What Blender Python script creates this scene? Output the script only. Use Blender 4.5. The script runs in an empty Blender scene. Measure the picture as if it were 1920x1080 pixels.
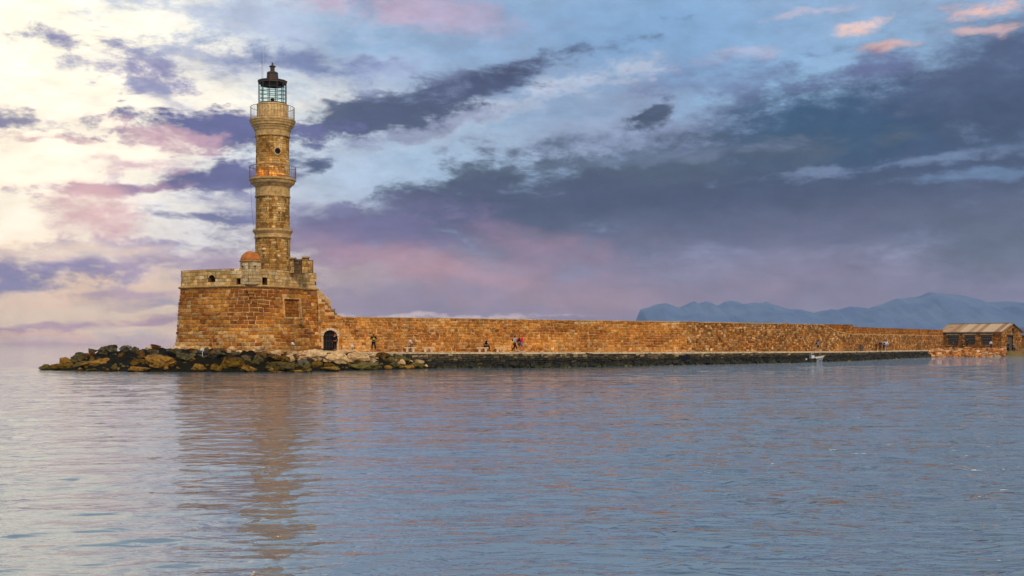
import bpy, bmesh, math, random
import numpy as np
from mathutils import Vector, Matrix, noise

# ------------------------------------------------------------------ camera
F = 2200.0; H = 2.45; ROLL = 0.0023
sc = bpy.context.scene
COL = sc.collection
cam_d = bpy.data.cameras.new('camera'); cam = bpy.data.objects.new('camera', cam_d); COL.objects.link(cam)
cam_d.sensor_width = 36; cam_d.lens = F/1920*36; cam_d.shift_y = 106/1920
cam_d.clip_start = 0.3; cam_d.clip_end = 60000
cR = Vector((math.cos(ROLL), 0, -math.sin(ROLL))); cU = Vector((math.sin(ROLL), 0, math.cos(ROLL))); cF = Vector((0, 1, 0))
M4 = Matrix((cR, cU, -cF)).transposed().to_4x4(); M4.translation = Vector((0, 0, H)); cam.matrix_world = M4
sc.camera = cam

def lin(c):
    return tuple(((x/255)/12.92 if x/255 <= 0.04045 else ((x/255+0.055)/1.055)**2.4) for x in c)

# ------------------------------------------------------------------ sky
SUN_EL, SUN_AZ = math.radians(38), math.radians(158)      # azimuth clockwise from +Y (view axis)
world = bpy.data.worlds.new('World'); sc.world = world; world.use_nodes = True
wt = world.node_tree; wt.nodes.clear()
def wn(t, **k):
    n = wt.nodes.new(t)
    for a, v in k.items(): setattr(n, a, v)
    return n
L = wt.links.new
def wm(op, a, b=None, c=None, clamp=False):
    n = wn('ShaderNodeMath', operation=op, use_clamp=clamp)
    for i, v in enumerate((a, b, c)):
        if v is None: continue
        if isinstance(v, (int, float)): n.inputs[i].default_value = v
        else: L(v, n.inputs[i])
    return n.outputs[0]
def wmix(f, a, b):
    n = wn('ShaderNodeMix', data_type='RGBA', clamp_factor=True)
    for i, v in ((0, f), (6, a), (7, b)):
        if isinstance(v, (int, float)): n.inputs[i].default_value = v
        elif isinstance(v, tuple): n.inputs[i].default_value = (*v, 1)
        else: L(v, n.inputs[i])
    return n.outputs[2]
tc = wn('ShaderNodeTexCoord'); sx = wn('ShaderNodeSeparateXYZ'); L(tc.outputs['Generated'], sx.inputs[0])
X, Y, Z = sx.outputs
az = wm('MULTIPLY', wm('ARCTAN2', X, Y), F)
el = wm('MULTIPLY', wm('ARCSINE', Z), F)
mp = wn('ShaderNodeMapping'); mp.inputs['Scale'].default_value = (1, 1, 2.4); L(tc.outputs['Generated'], mp.inputs[0])
def wnoise(scale, detail, rough=0.55, vec=None, dist=0.0):
    n = wn('ShaderNodeTexNoise', noise_dimensions='3D'); n.inputs['Scale'].default_value = scale
    n.inputs['Detail'].default_value = detail; n.inputs['Roughness'].default_value = rough; n.inputs['Distortion'].default_value = dist
    L(vec or mp.outputs[0], n.inputs['Vector']); return n
nW = wnoise(7, 4, 0.55); nW2 = wnoise(26, 5, 0.6)
nE = wnoise(15, 12, 0.68, dist=0.15); nE0 = wm('SUBTRACT', nE.outputs['Fac'], 0.5)
nC = wnoise(3.2, 6, 0.55, dist=0.3)
cb = wn('ShaderNodeCombineXYZ'); L(az, cb.inputs[0]); L(el, cb.inputs[1])
def addwarp(base, n, amt):
    s = wn('ShaderNodeVectorMath', operation='SUBTRACT'); L(n.outputs['Color'], s.inputs[0]); s.inputs[1].default_value = (.5, .5, .5)
    m = wn('ShaderNodeVectorMath', operation='MULTIPLY_ADD'); L(s.outputs[0], m.inputs[0]); m.inputs[1].default_value = amt; L(base, m.inputs[2])
    return m.outputs[0]
W0 = addwarp(cb.outputs[0], nW, (110, 60, 0))
W0 = addwarp(W0, nW2, (70, 40, 0))
# flatten z
fl = wn('ShaderNodeVectorMath', operation='MULTIPLY'); L(W0, fl.inputs[0]); fl.inputs[1].default_value = (1, 1, 0); W0 = fl.outputs[0]
sky = wn('ShaderNodeTexSky', sky_type='NISHITA', sun_disc=False, sun_elevation=SUN_EL, sun_rotation=SUN_AZ)
skm = wn('ShaderNodeVectorMath', operation='SCALE'); L(sky.outputs[0], skm.inputs[0]); skm.inputs['Scale'].default_value = 0.10
ramp = wn('ShaderNodeValToRGB'); L(wm('DIVIDE', el, 2600), ramp.inputs[0])
stops = [(0, (152, 134, 160)), (110, (150, 138, 172)), (260, (146, 166, 206)), (420, (150, 190, 228)), (640, (148, 178, 212)), (1100, (180, 194, 212)), (2600, (178, 190, 206))]
cr = ramp.color_ramp
while len(cr.elements) < len(stops): cr.elements.new(0.5)
for e, (p, c) in zip(cr.elements, stops): e.position = p/2600; e.color = (*lin(c), 1)
col = wmix(0.12, ramp.outputs[0], skm.outputs[0])
# general broken cloud over the whole sky
gm = wn('ShaderNodeMapRange', interpolation_type='SMOOTHSTEP'); L(nC.outputs['Fac'], gm.inputs[0])
gm.inputs[1].default_value = .46; gm.inputs[2].default_value = .66; gm.inputs[4].default_value = .5
col = wmix(gm.outputs[0], col, lin((142, 148, 176)))
def blob(px, py, rx, ry, rot, c, soft=0.5, amt=1.2, op=1.0, gain=1.0):
    global col
    soft *= 1.0; amt *= 1.45
    a = math.atan((px-960)/F); e = math.atan((646-py)/F*math.cos(a))
    m = wn('ShaderNodeMapping', vector_type='TEXTURE'); L(W0, m.inputs[0])
    m.inputs['Location'].default_value = (a*F, e*F, 0); m.inputs['Rotation'].default_value = (0, 0, math.radians(rot)); m.inputs['Scale'].default_value = (rx, ry, 1)
    ln = wn('ShaderNodeVectorMath', operation='LENGTH'); L(m.outputs[0], ln.inputs[0])
    t = wm('SUBTRACT', wm('MULTIPLY_ADD', nE0, amt*2, 1.0), ln.outputs['Value'])
    r = wn('ShaderNodeMapRange', interpolation_type='SMOOTHSTEP'); L(t, r.inputs[0]); r.inputs[1].default_value = -soft*0.5; r.inputs[2].default_value = soft; r.inputs[4].default_value = op
    col = wmix(r.outputs[0], col, tuple(x*gain for x in lin(c)))
B = blob
#BLOBS
# sun glow behind the thin cloud on the left
B(-300, 250, 900, 500, 0, (255, 242, 218), .6, .4, 1, 1.28)
B(80, 20, 540, 160, 0, (255, 246, 222), .6, .8, 1, 1.3)
B(660, 330, 330, 80, 4, (190, 210, 234), .9, 1.2, .8)
B(260, 560, 560, 110, 0, (255, 214, 176), .7, .9, .95, 1.15)
B(380, 440, 200, 90, 0, (240, 238, 240), .9, 1.6, .8)
B(620, 60, 380, 90, -8, (154, 186, 222), .9, 1.4, .8)
B(480, 40, 240, 36, -10, (186, 196, 222), .8, 1.8, .6)
B(780, 12, 250, 34, -6, (198, 172, 196), .9, 1.8, .75)
# pale blue window
B(880, 290, 320, 90, 5, (176, 202, 228), .9, 1.0, .85)
B(1230, 70, 300, 100, 0, (132, 172, 214), .9, .8, .8)
B(1120, 250, 200, 60, 10, (176, 190, 216), .9, 1.6, .6)
# big bank
B(1240, 240, 320, 66, 8, (134, 148, 180), .9, 1.6, .9)
B(1780, 190, 420, 120, 14, (79, 93, 126), .7, .8, .95)
B(1560, 305, 680, 120, 6, (64, 82, 112), .6, .6, .97)
B(1540, 240, 200, 90, -10, (51, 87, 120), .9, 1.0, .85)
B(1150, 340, 430, 70, 6, (79, 95, 114), .6, 1.4, .95)
B(980, 400, 500, 58, 4, (76, 84, 112), .6, .8, .95)
B(1500, 385, 720, 66, 0, (72, 84, 112), .7, .5, .95)
B(1400, 450, 900, 56, 2, (95, 101, 128), .8, .9, .9)
B(1500, 545, 900, 75, 0, (138, 126, 152), 1.0, .8, .9)
B(1880, 470, 200, 70, 0, (91, 105, 122), 1.0, .9, .7)
B(680, 430, 240, 50, 0, (118, 112, 154), .8, 1.2, .9)
B(760, 570, 520, 60, 0, (152, 138, 166), 1.0, .8, .85)
B(850, 510, 300, 40, -10, (200, 154, 164), 1.2, .8, .9)
B(1010, 470, 140, 34, -10, (176, 138, 158), 1.2, .8, .6)
B(1080, 560, 420, 34, 0, (176, 146, 158), 1.1, 1.0, .6)
B(860, 588, 190, 5, 0, (232, 206, 204), .8, 2.2, .8)
# gaps and lit bits to the right
B(1700, 304, 260, 12, 4, (132, 154, 190), 1.0, 2.4, .6)
B(1800, 338, 120, 9, 0, (120, 152, 192), 1.0, 2.4, .6)
B(1250, 292, 200, 14, 6, (120, 134, 164), 1.0, 2.0, .6)
B(1610, 55, 44, 12, 6, (244, 204, 190), .9, 2.4, .9)
B(1690, 92, 64, 10, 4, (236, 190, 180), .9, 2.4, .9)
B(1880, 20, 70, 16, 4, (240, 196, 186), .9, 2.4, .9)
B(1850, 66, 70, 8, 0, (222, 188, 188), .9, 2.4, .8)
B(1520, 28, 60, 8, 5, (206, 196, 216), .9, 2.4, .7)
B(1400, 95, 70, 10, 5, (190, 190, 214), .9, 2.4, .6)
B(1215, 213, 64, 18, 20, (75, 89, 114), .6, 2.0, 1)
B(1350, 150, 140, 40, 0, (116, 134, 176), .9, 1.6, .6)
B(1640, 130, 130, 22, 10, (104, 112, 156), .9, 1.8, .7)
# long dark streak
B(850, 226, 260, 26, 15, (196, 206, 224), .9, 2.4, .85)
B(780, 250, 200, 16, 14, (130, 138, 172), .9, 2.6, .7)
B(850, 178, 270, 26, 15, (80, 90, 122), .75, 1.6, 1)
B(950, 148, 120, 20, 15, (74, 84, 116), .8, 1.5, .95)
B(690, 218, 170, 30, 8, (79, 91, 120), .6, 1.8, .95)
# left clouds
B(430, 120, 300, 44, 0, (146, 160, 200), .9, 2.0, .75)
B(230, 120, 120, 30, -16, (150, 146, 186), .8, 2.0, .9)
B(560, 108, 130, 28, 5, (120, 134, 176), .9, 1.8, .85)
B(300, 180, 90, 18, -30, (156, 160, 196), .9, 2.0, .7)
B(400, 240, 170, 28, 0, (106, 110, 156), .6, 1.8, 1)
B(290, 252, 90, 16, -10, (214, 172, 184), .8, 2.0, .8)
B(50, 222, 120, 28, 0, (134, 130, 164), .7, 2.0, .95)
B(60, 255, 110, 10, 0, (206, 160, 170), .9, 2.2, .7)
B(320, 346, 220, 12, 4, (176, 142, 168), .7, 1.8, .95)
B(470, 332, 150, 28, 5, (104, 106, 150), .6, 1.6, 1)
B(570, 315, 46, 24, 0, (83, 95, 126), .6, 1.6, 1)
B(240, 298, 80, 14, 0, (216, 178, 190), .9, 2.2, .8)
B(390, 408, 110, 12, -4, (118, 120, 164), .7, 1.8, .95)
B(500, 385, 120, 24, 0, (140, 140, 180), .9, 1.8, .8)
B(180, 410, 80, 60, -35, (232, 186, 186), .9, 1.6, .9)
B(110, 492, 190, 36, 10, (158, 146, 184), .7, 1.6, .95)
B(20, 530, 120, 30, 12, (146, 136, 176), .7, 1.6, .95)
B(400, 500, 170, 28, 0, (186, 160, 184), .9, 1.8, .85)
B(240, 545, 130, 8, 4, (206, 170, 184), .9, 2.0, .8)
B(60, 628, 200, 10, 0, (246, 196, 170), .8, 1.2, .8)
B(120, 608, 330, 14, 2, (196, 156, 174), .8, 2.0, .9)
B(240, 580, 150, 6, 0, (255, 226, 200), .8, 2.0, .9)
B(100, 656, 560, 24, 0, (212, 176, 180), .9, .6, .95)
B(60, 590, 200, 16, 2, (255, 224, 190), .8, 1.2, .9, 1.1)
B(150, 470, 120, 14, 0, (255, 226, 200), .8, 1.6, .8, 1.1)
B(95, 665, 60, 8, 0, (232, 200, 186), .9, 1.2, .7)
#ENDBLOBS
# fine mottling of the cloud
vm = wn('ShaderNodeVectorMath', operation='SCALE'); L(col, vm.inputs[0]); L(wm('MULTIPLY_ADD', wm('SUBTRACT', wnoise(24, 10, .68).outputs['Fac'], .5), 0.75, 1.0), vm.inputs['Scale'])
bg = wn('ShaderNodeBackground'); L(vm.outputs[0], bg.inputs[0]); bg.inputs[1].default_value = 1.0
wo = wn('ShaderNodeOutputWorld'); L(bg.outputs[0], wo.inputs[0])
world.cycles.sampling_method = 'MANUAL'; world.cycles.sample_map_resolution = 512

sun_d = bpy.data.lights.new('sun', 'SUN'); sun_d.energy = 1.5; sun_d.angle = math.radians(12); sun_d.color = (1, .86, .66)
sun = bpy.data.objects.new('sun', sun_d); COL.objects.link(sun)
sd = Vector((math.sin(SUN_AZ)*math.cos(SUN_EL), math.cos(SUN_AZ)*math.cos(SUN_EL), math.sin(SUN_EL)))
sun.rotation_euler = sd.to_track_quat('Z', 'Y').to_euler()
sc.view_settings.view_transform = 'Standard'; sc.view_settings.look = 'None'; sc.view_settings.exposure = 0.0; sc.view_settings.gamma = 1
sc.view_settings.use_curve_mapping = False
sc.cycles.max_bounces = 12; sc.cycles.diffuse_bounces = 3; sc.cycles.glossy_bounces = 3; sc.cycles.transmission_bounces = 12; sc.cycles.volume_bounces = 0; sc.cycles.caustics_reflective = False; sc.cycles.caustics_refractive = False
sc.cycles.sample_clamp_indirect = 4

# ------------------------------------------------------------------ helpers
rnd = random.Random(7)
def YH(px): return 646.0 - (px-960)*math.tan(ROLL)
def P(px, py, d):
    a = (px-960)/F; b = (646-py)/F
    return Vector((0, 0, H)) + (cR*a + cU*b + cF)*d
def XD(px, d, z=0.0):
    """point on column px at distance d and height z"""
    p = P(px, 646, d); return Vector((p.x - (z-H)*0 , d, z))
def interp(t, pts):
    if t <= pts[0][0]: return pts[0][1]
    for (a, va), (b, vb) in zip(pts, pts[1:]):
        if t <= b: return va + (vb-va)*(t-a)/(b-a)
    return pts[-1][1]
def ramp01(x, a, b):
    t = max(0.0, min(1.0, (x-a)/(b-a))); return t*t*(3-2*t)
def fbm(x, y, z=0.0, o=4): return noise.fractal(Vector((x, y, z)), 1.0, 2.0, o)

class MB:
    def __init__(s): s.v = []; s.f = []; s.t = []; s.m = []
    def add(s, vs, fs, tone=(.5, .5, 0), mi=0):
        o = len(s.v); s.v += [tuple(v) for v in vs]
        for f in fs: s.f.append([i+o for i in f]); s.t.append(tone); s.m.append(mi)
    def box(s, c, size, rz=0.0, tone=(.5, .5, 0), mi=0, taper=1.0, M=None):
        x, y, z = size[0]/2, size[1]/2, size[2]/2; vs = []
        for k in (-1, 1):
            q = taper if k > 0 else 1
            for i, j in ((-1, -1), (1, -1), (1, 1), (-1, 1)): vs.append(Vector((i*x*q, j*y*q, k*z)))
        R = M or Matrix.Rotation(rz, 3, 'Z'); vs = [R @ v + Vector(c) for v in vs]
        s.add(vs, [(3, 2, 1, 0), (4, 5, 6, 7), (0, 1, 5, 4), (1, 2, 6, 5), (2, 3, 7, 6), (3, 0, 4, 7)], tone, mi)
        return s
    def tube(s, pts, r, n=8, tone=(.5, .5, 0), caps=True, mi=0):
        pts = [Vector(p) for p in pts]; rs = r if isinstance(r, (list, tuple)) else [r]*len(pts)
        vs = []; up = Vector((0, 0, 1))
        d0 = (pts[1]-pts[0]).normalized()
        if abs(d0.dot(up)) > .9: up = Vector((0, 1, 0))
        for i, p in enumerate(pts):
            d = (pts[min(i+1, len(pts)-1)] - pts[max(i-1, 0)]).normalized()
            a = d.cross(up).normalized(); b = a.cross(d).normalized()
            for k in range(n):
                t = 2*math.pi*k/n; vs.append(p + a*math.cos(t)*rs[i] + b*math.sin(t)*rs[i])
        fs = []
        for i in range(len(pts)-1):
            for k in range(n): fs.append((i*n+k, (i+1)*n+k, (i+1)*n+(k+1) % n, i*n+(k+1) % n))
        if caps: fs.append(tuple(range(n))); fs.append(tuple((len(pts)-1)*n+k for k in reversed(range(n))))
        s.add(vs, fs, tone, mi); return s
    def lathe(s, prof, n=32, c=(0, 0), ph=0.0, tone=(.5, .5, 0), cap=True, mi=0):
        vs = []
        for r, z in prof:
            for k in range(n):
                t = 2*math.pi*k/n+ph; vs.append((c[0]+r*math.cos(t), c[1]+r*math.sin(t), z))
        fs = [(i*n+k, i*n+(k+1) % n, (i+1)*n+(k+1) % n, (i+1)*n+k) for i in range(len(prof)-1) for k in range(n)]
        if cap: fs.append(tuple(reversed(range(n)))); fs.append(tuple((len(prof)-1)*n+k for k in range(n)))
        s.add(vs, fs, tone, mi); return s
    def build(s, name, mat, parent=None, smooth=False, kind=None, label=None, origin=None):
        me = bpy.data.meshes.new(name)
        o0 = Vector(origin) if origin is not None else Vector((0, 0, 0))
        me.from_pydata([(a-o0.x, b-o0.y, c-o0.z) for a, b, c in s.v], [], s.f)
        for mt in (mat if isinstance(mat, (list, tuple)) else [mat]): me.materials.append(mt)
        if any(s.m): me.polygons.foreach_set('material_index', s.m)
        at = me.attributes.new('tone', 'FLOAT_COLOR', 'CORNER')
        tn = np.array([(*t, 1.0) for t in s.t], dtype=np.float32).reshape(-1, 4)
        if not s.f: print('EMPTY', name)
        ln = np.array([len(f) for f in s.f], dtype=np.int64); at.data.foreach_set('color', np.repeat(tn, ln, axis=0).ravel())
        if smooth: me.polygons.foreach_set('use_smooth', [True]*len(s.f))
        me.update()
        o = bpy.data.objects.new(name, me); COL.objects.link(o); o.location = o0
        if parent is not None: o.parent = parent; o.location = o0 - Vector(world_loc(parent))
        if kind: o['kind'] = kind
        if label: o['label'] = label
        return o
def world_loc(o):
    l = Vector(o.location)
    while o.parent is not None: o = o.parent; l = l + Vector(o.location)
    return l
def thing(name, label, cat, loc=(0, 0, 0), group=None, rz=0.0):
    o = bpy.data.objects.new(name, None); COL.objects.link(o); o.location = loc; o.rotation_euler = (0, 0, rz); o.empty_display_size = .3
    return tag(o, label, cat, group)
def tag(o, label, cat, group=None):
    o['label'] = label; o['category'] = cat
    if group: o['group'] = group
    return o

# ------------------------------------------------------------------ materials
def newmat(name):
    m = bpy.data.materials.new(name); m.use_nodes = True; nt = m.node_tree
    b = nt.nodes['Principled BSDF']; return m, nt, b
def mnode(nt, t, ins=None, **k):
    n = nt.nodes.new(t)
    for a, v in k.items(): setattr(n, a, v)
    for i, v in (ins or {}).items():
        if isinstance(v, bpy.types.NodeSocket): nt.links.new(v, n.inputs[i])
        else: n.inputs[i].default_value = v
    return n
def mmath(nt, op, a, b=None, c=None, clamp=False):
    d = {0: a}
    if b is not None: d[1] = b
    if c is not None: d[2] = c
    return mnode(nt, 'ShaderNodeMath', d, operation=op, use_clamp=clamp).outputs[0]
def mmix(nt, f, a, b, bt='MIX'):
    t = lambda v: (*v, 1) if isinstance(v, tuple) else v
    return mnode(nt, 'ShaderNodeMix', {0: f, 6: t(a), 7: t(b)}, data_type='RGBA', blend_type=bt, clamp_factor=True).outputs[2]
def mrange(nt, v, a, b, c=0.0, d=1.0):
    return mnode(nt, 'ShaderNodeMapRange', {0: v, 1: a, 2: b, 3: c, 4: d}, interpolation_type='SMOOTHSTEP').outputs[0]
def mnoise(nt, vec, scale, detail=5.0, rough=.6, dist=0.0):
    return mnode(nt, 'ShaderNodeTexNoise', {'Vector': vec, 'Scale': scale, 'Detail': detail, 'Roughness': rough, 'Distortion': dist})
def mvec(nt, vec, s):
    return mnode(nt, 'ShaderNodeVectorMath', {0: vec, 1: s}, operation='MULTIPLY').outputs[0]

def stone_mat(name, c1, c2, pale, dark, stain=.5, bump=.4, lo=.62, hi=1.35, fine=9.0):
    """c1..c2 by the hue of each stone, pale by its blue channel, brightness by red; stains and grain on top"""
    m, nt, b = newmat(name)
    pos = mnode(nt, 'ShaderNodeNewGeometry').outputs['Position']
    at = mnode(nt, 'ShaderNodeAttribute', attribute_name='tone'); sp = mnode(nt, 'ShaderNodeSeparateColor', {0: at.outputs['Color']})
    c = mmix(nt, sp.outputs[1], lin(c1), lin(c2)); c = mmix(nt, sp.outputs[2], c, lin(pale))
    br = mmath(nt, 'MULTIPLY_ADD', sp.outputs[0], hi-lo, lo)
    g = mnoise(nt, pos, fine, 6, .7); g2 = mnoise(nt, pos, 2.3, 6, .72); g3 = mnoise(nt, mvec(nt, pos, (1, 1, .35)), .33, 5, .6)
    br = mmath(nt, 'MULTIPLY', br, mmath(nt, 'MULTIPLY_ADD', g.outputs['Fac'], 1.5, .25))
    br = mmath(nt, 'MULTIPLY', br, mmath(nt, 'MULTIPLY_ADD', g2.outputs['Fac'], 2.2, -.1))
    c = mmix(nt, mmath(nt, 'MULTIPLY', mrange(nt, g2.outputs['Fac'], .55, .75), .35), c, lin(pale))
    c = mmix(nt, mmath(nt, 'MULTIPLY', mrange(nt, g3.outputs['Fac'], .52, .72), stain), c, lin(dark))
    vm = mnode(nt, 'ShaderNodeVectorMath', {0: c}, operation='SCALE'); nt.links.new(br, vm.inputs['Scale'])
    nt.links.new(vm.outputs[0], b.inputs['Base Color']); b.inputs['Roughness'].default_value = .9; b.inputs['Specular IOR Level'].default_value = .2
    bp = mnode(nt, 'ShaderNodeBump', {'Strength': bump, 'Distance': .06, 'Height': g.outputs['Fac']}); nt.links.new(bp.outputs[0], b.inputs['Normal'])
    return m
def plain(name, c, rough=.6, metal=0.0, var=.25, scale=6.0, spec=.4):
    m, nt, b = newmat(name); pos = mnode(nt, 'ShaderNodeTexCoord').outputs['Object']
    g = mnoise(nt, pos, scale, 4, .6)
    vm = mnode(nt, 'ShaderNodeVectorMath', {0: lin(c)}, operation='SCALE'); nt.links.new(mmath(nt, 'MULTIPLY_ADD', g.outputs['Fac'], var*2, 1-var), vm.inputs['Scale'])
    nt.links.new(vm.outputs[0], b.inputs['Base Color']); b.inputs['Roughness'].default_value = rough; b.inputs['Metallic'].default_value = metal; b.inputs['Specular IOR Level'].default_value = spec
    return m
M = {}
M['fort'] = stone_mat('orange_sandstone', (184, 102, 24), (220, 152, 62), (238, 194, 130), (92, 62, 24), .5, lo=.6, hi=1.3)
M['fort_mortar'] = stone_mat('pale_mortar', (232, 182, 118), (238, 194, 134), (240, 200, 150), (150, 100, 50), .4, .5)
M['parapet'] = stone_mat('pale_ashlar', (216, 162, 86), (234, 190, 120), (244, 220, 176), (176, 118, 50), .5)
M['parapet_joint'] = stone_mat('ashlar_joint', (120, 80, 40), (140, 98, 52), (190, 150, 96), (90, 60, 30), .4)
M['tower_low'] = stone_mat('tower_sandstone', (200, 138, 58), (220, 170, 92), (240, 206, 146), (96, 68, 32), .6, lo=.45, hi=1.4)
M['tower_joint'] = stone_mat('tower_joint', (120, 84, 42), (140, 100, 54), (170, 130, 80), (70, 50, 26), .5)
M['tower_trim'] = stone_mat('moulded_limestone', (208, 156, 84), (224, 178, 108), (236, 206, 156), (96, 70, 40), .5, .3, .8, 1.2)
M['rubble'] = stone_mat('rubble_stone', (160, 94, 32), (206, 142, 64), (230, 190, 130), (78, 50, 24), .45, .5, .45, 1.35)
M['rubble_mortar'] = stone_mat('rubble_mortar', (130, 84, 34), (150, 100, 44), (190, 140, 80), (70, 44, 18), .4)
M['pale_rock'] = stone_mat('pale_limestone_boulder', (230, 184, 126), (244, 212, 164), (250, 230, 196), (50, 40, 22), .75, 1.0, 1.0, 1.8, 3.0)
M['shore'] = stone_mat('shore_rubble', (196, 116, 50), (216, 150, 76), (236, 206, 160), (90, 54, 24), .5, .5, .4, 1.5)
M['coping'] = stone_mat('pale_coping', (220, 184, 134), (232, 200, 154), (240, 214, 176), (160, 120, 74), .3, .2, .85, 1.15)
def rock_mat(name, c1, c2, lowc, lowz=1.1):
    m, nt, b = newmat(name); pos = mnode(nt, 'ShaderNodeNewGeometry').outputs['Position']
    g = mnoise(nt, pos, 1.1, 6, .65); g2 = mnoise(nt, pos, 6, 6, .72); z = mnode(nt, 'ShaderNodeSeparateXYZ', {0: pos}).outputs[2]
    c = mmix(nt, mrange(nt, g.outputs['Fac'], .36, .64), lin(c1), lin(c2))
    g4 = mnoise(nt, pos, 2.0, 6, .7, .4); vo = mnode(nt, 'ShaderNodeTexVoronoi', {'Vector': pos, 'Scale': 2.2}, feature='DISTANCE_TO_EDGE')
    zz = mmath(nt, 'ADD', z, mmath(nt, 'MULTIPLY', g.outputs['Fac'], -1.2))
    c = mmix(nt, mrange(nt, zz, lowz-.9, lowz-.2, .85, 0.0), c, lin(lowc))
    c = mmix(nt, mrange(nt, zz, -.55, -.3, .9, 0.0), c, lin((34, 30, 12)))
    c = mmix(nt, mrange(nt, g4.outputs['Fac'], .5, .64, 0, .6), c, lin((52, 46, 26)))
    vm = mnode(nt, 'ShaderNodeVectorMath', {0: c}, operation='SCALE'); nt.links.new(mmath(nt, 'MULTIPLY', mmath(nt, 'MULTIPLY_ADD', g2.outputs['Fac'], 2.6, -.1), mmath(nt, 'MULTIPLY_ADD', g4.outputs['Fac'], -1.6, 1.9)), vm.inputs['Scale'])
    nt.links.new(vm.outputs[0], b.inputs['Base Color']); b.inputs['Roughness'].default_value = .95; b.inputs['Specular IOR Level'].default_value = .08
    bp = mnode(nt, 'ShaderNodeBump', {'Strength': 1.0, 'Distance': .3, 'Height': g2.outputs['Fac']}); nt.links.new(bp.outputs[0], b.inputs['Normal'])
    return m
M['rock_dark'] = rock_mat('dark_weathered_rock', (66, 57, 36), (116, 102, 70), (118, 96, 44))
M['rock_ochre'] = rock_mat('ochre_algae_rock', (124, 90, 48), (176, 126, 64), (172, 122, 48), 1.4)
M['rock_grey'] = rock_mat('grey_rock', (104, 92, 74), (142, 130, 110), (128, 108, 34), .7)
M['rock_brown'] = rock_mat('brown_rock', (84, 54, 22), (132, 88, 36), (130, 96, 26))
M['mound'] = rock_mat('shade_painted_rock_bed', (20, 17, 10), (38, 30, 16), (34, 28, 12))  # near-black colour paints the shade in the gaps between boulders
M['quay_face'] = None
M['iron'] = plain('dark_iron', (92, 76, 60), .6, .3)
M['lead'] = plain('weathered_lantern_roof', (92, 70, 56), .55, .2, .4)
M['rail'] = plain('thin_rusty_rail', (128, 100, 76), .6, .2)
M['black'] = plain('painted_opening_dark', (18, 18, 22), .9)  # black that paints the darkness inside openings
M['white'] = plain('white_paint', (224, 222, 216), .4, 0, .08)
M['dome'] = stone_mat('orange_plaster_dome', (206, 112, 44), (220, 136, 70), (214, 168, 110), (150, 96, 56), .35, .3, .8, 1.15)
# ------------------------------------------------------------------ water, land, mountains
def waterm():
    m, nt, b = newmat('sea_water'); pos = mnode(nt, 'ShaderNodeNewGeometry').outputs['Position']
    b.inputs['Base Color'].default_value = (*lin((112, 132, 142)), 1); b.inputs['Roughness'].default_value = .03; b.inputs['IOR'].default_value = 2.0
    p1 = mvec(nt, pos, (.8, 2.0, 1)); p2 = mvec(nt, pos, (1.1, 2.6, 1))
    n1 = mnoise(nt, p1, 2.0, 1.5, .5, .5); n2 = mnoise(nt, p2, 3.6, 1.5, .5, .4); n0 = mnoise(nt, mvec(nt, pos, (1.0, .62, 1)), 1.35, 1.0, .45, .6); n3 = mnoise(nt, pos, .03, 3, .5)
    # breeze: the water is ruffled more in patches and to the right of the fort
    sx_ = mnode(nt, 'ShaderNodeSeparateXYZ', {0: pos}); br = mmath(nt, 'ADD', sx_.outputs[0], mmath(nt, 'MULTIPLY', sx_.outputs[1], -.12))
    breeze = mrange(nt, mmath(nt, 'ADD', br, mmath(nt, 'MULTIPLY', n3.outputs['Fac'], 6.0)), -3, 9, 0, 1)
    amp = mmath(nt, 'MULTIPLY', mrange(nt, n3.outputs['Fac'], .35, .65, .7, 1.3), mmath(nt, 'MULTIPLY_ADD', breeze, .55, .85))
    rid = mmath(nt, 'ABSOLUTE', mmath(nt, 'SUBTRACT', n1.outputs['Fac'], .5))
    h = mmath(nt, 'ADD', mmath(nt, 'MULTIPLY', n1.outputs['Fac'], .026), mmath(nt, 'MULTIPLY', n2.outputs['Fac'], .008))
    h = mmath(nt, 'ADD', h, mmath(nt, 'MULTIPLY', n0.outputs['Fac'], .074))
    nr = mnoise(nt, mvec(nt, pos, (.6, 1.25, 1)), 1.15, 2.5, .55, .8)
    ridge = mrange(nt, mmath(nt, 'ABSOLUTE', mmath(nt, 'SUBTRACT', nr.outputs['Fac'], .5)), 0, .085, 1, 0)
    h = mmath(nt, 'ADD', h, mmath(nt, 'MULTIPLY', ridge, mmath(nt, 'MULTIPLY_ADD', breeze, .034, .0005)))
    h = mmath(nt, 'ADD', h, mmath(nt, 'MULTIPLY', n2.outputs['Fac'], mmath(nt, 'MULTIPLY', breeze, .012)))
    h = mmath(nt, 'MULTIPLY', h, amp)
    bp = mnode(nt, 'ShaderNodeBump', {'Strength': 1.0, 'Distance': 1.0, 'Height': h}); nt.links.new(bp.outputs[0], b.inputs['Normal'])
    return m
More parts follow.
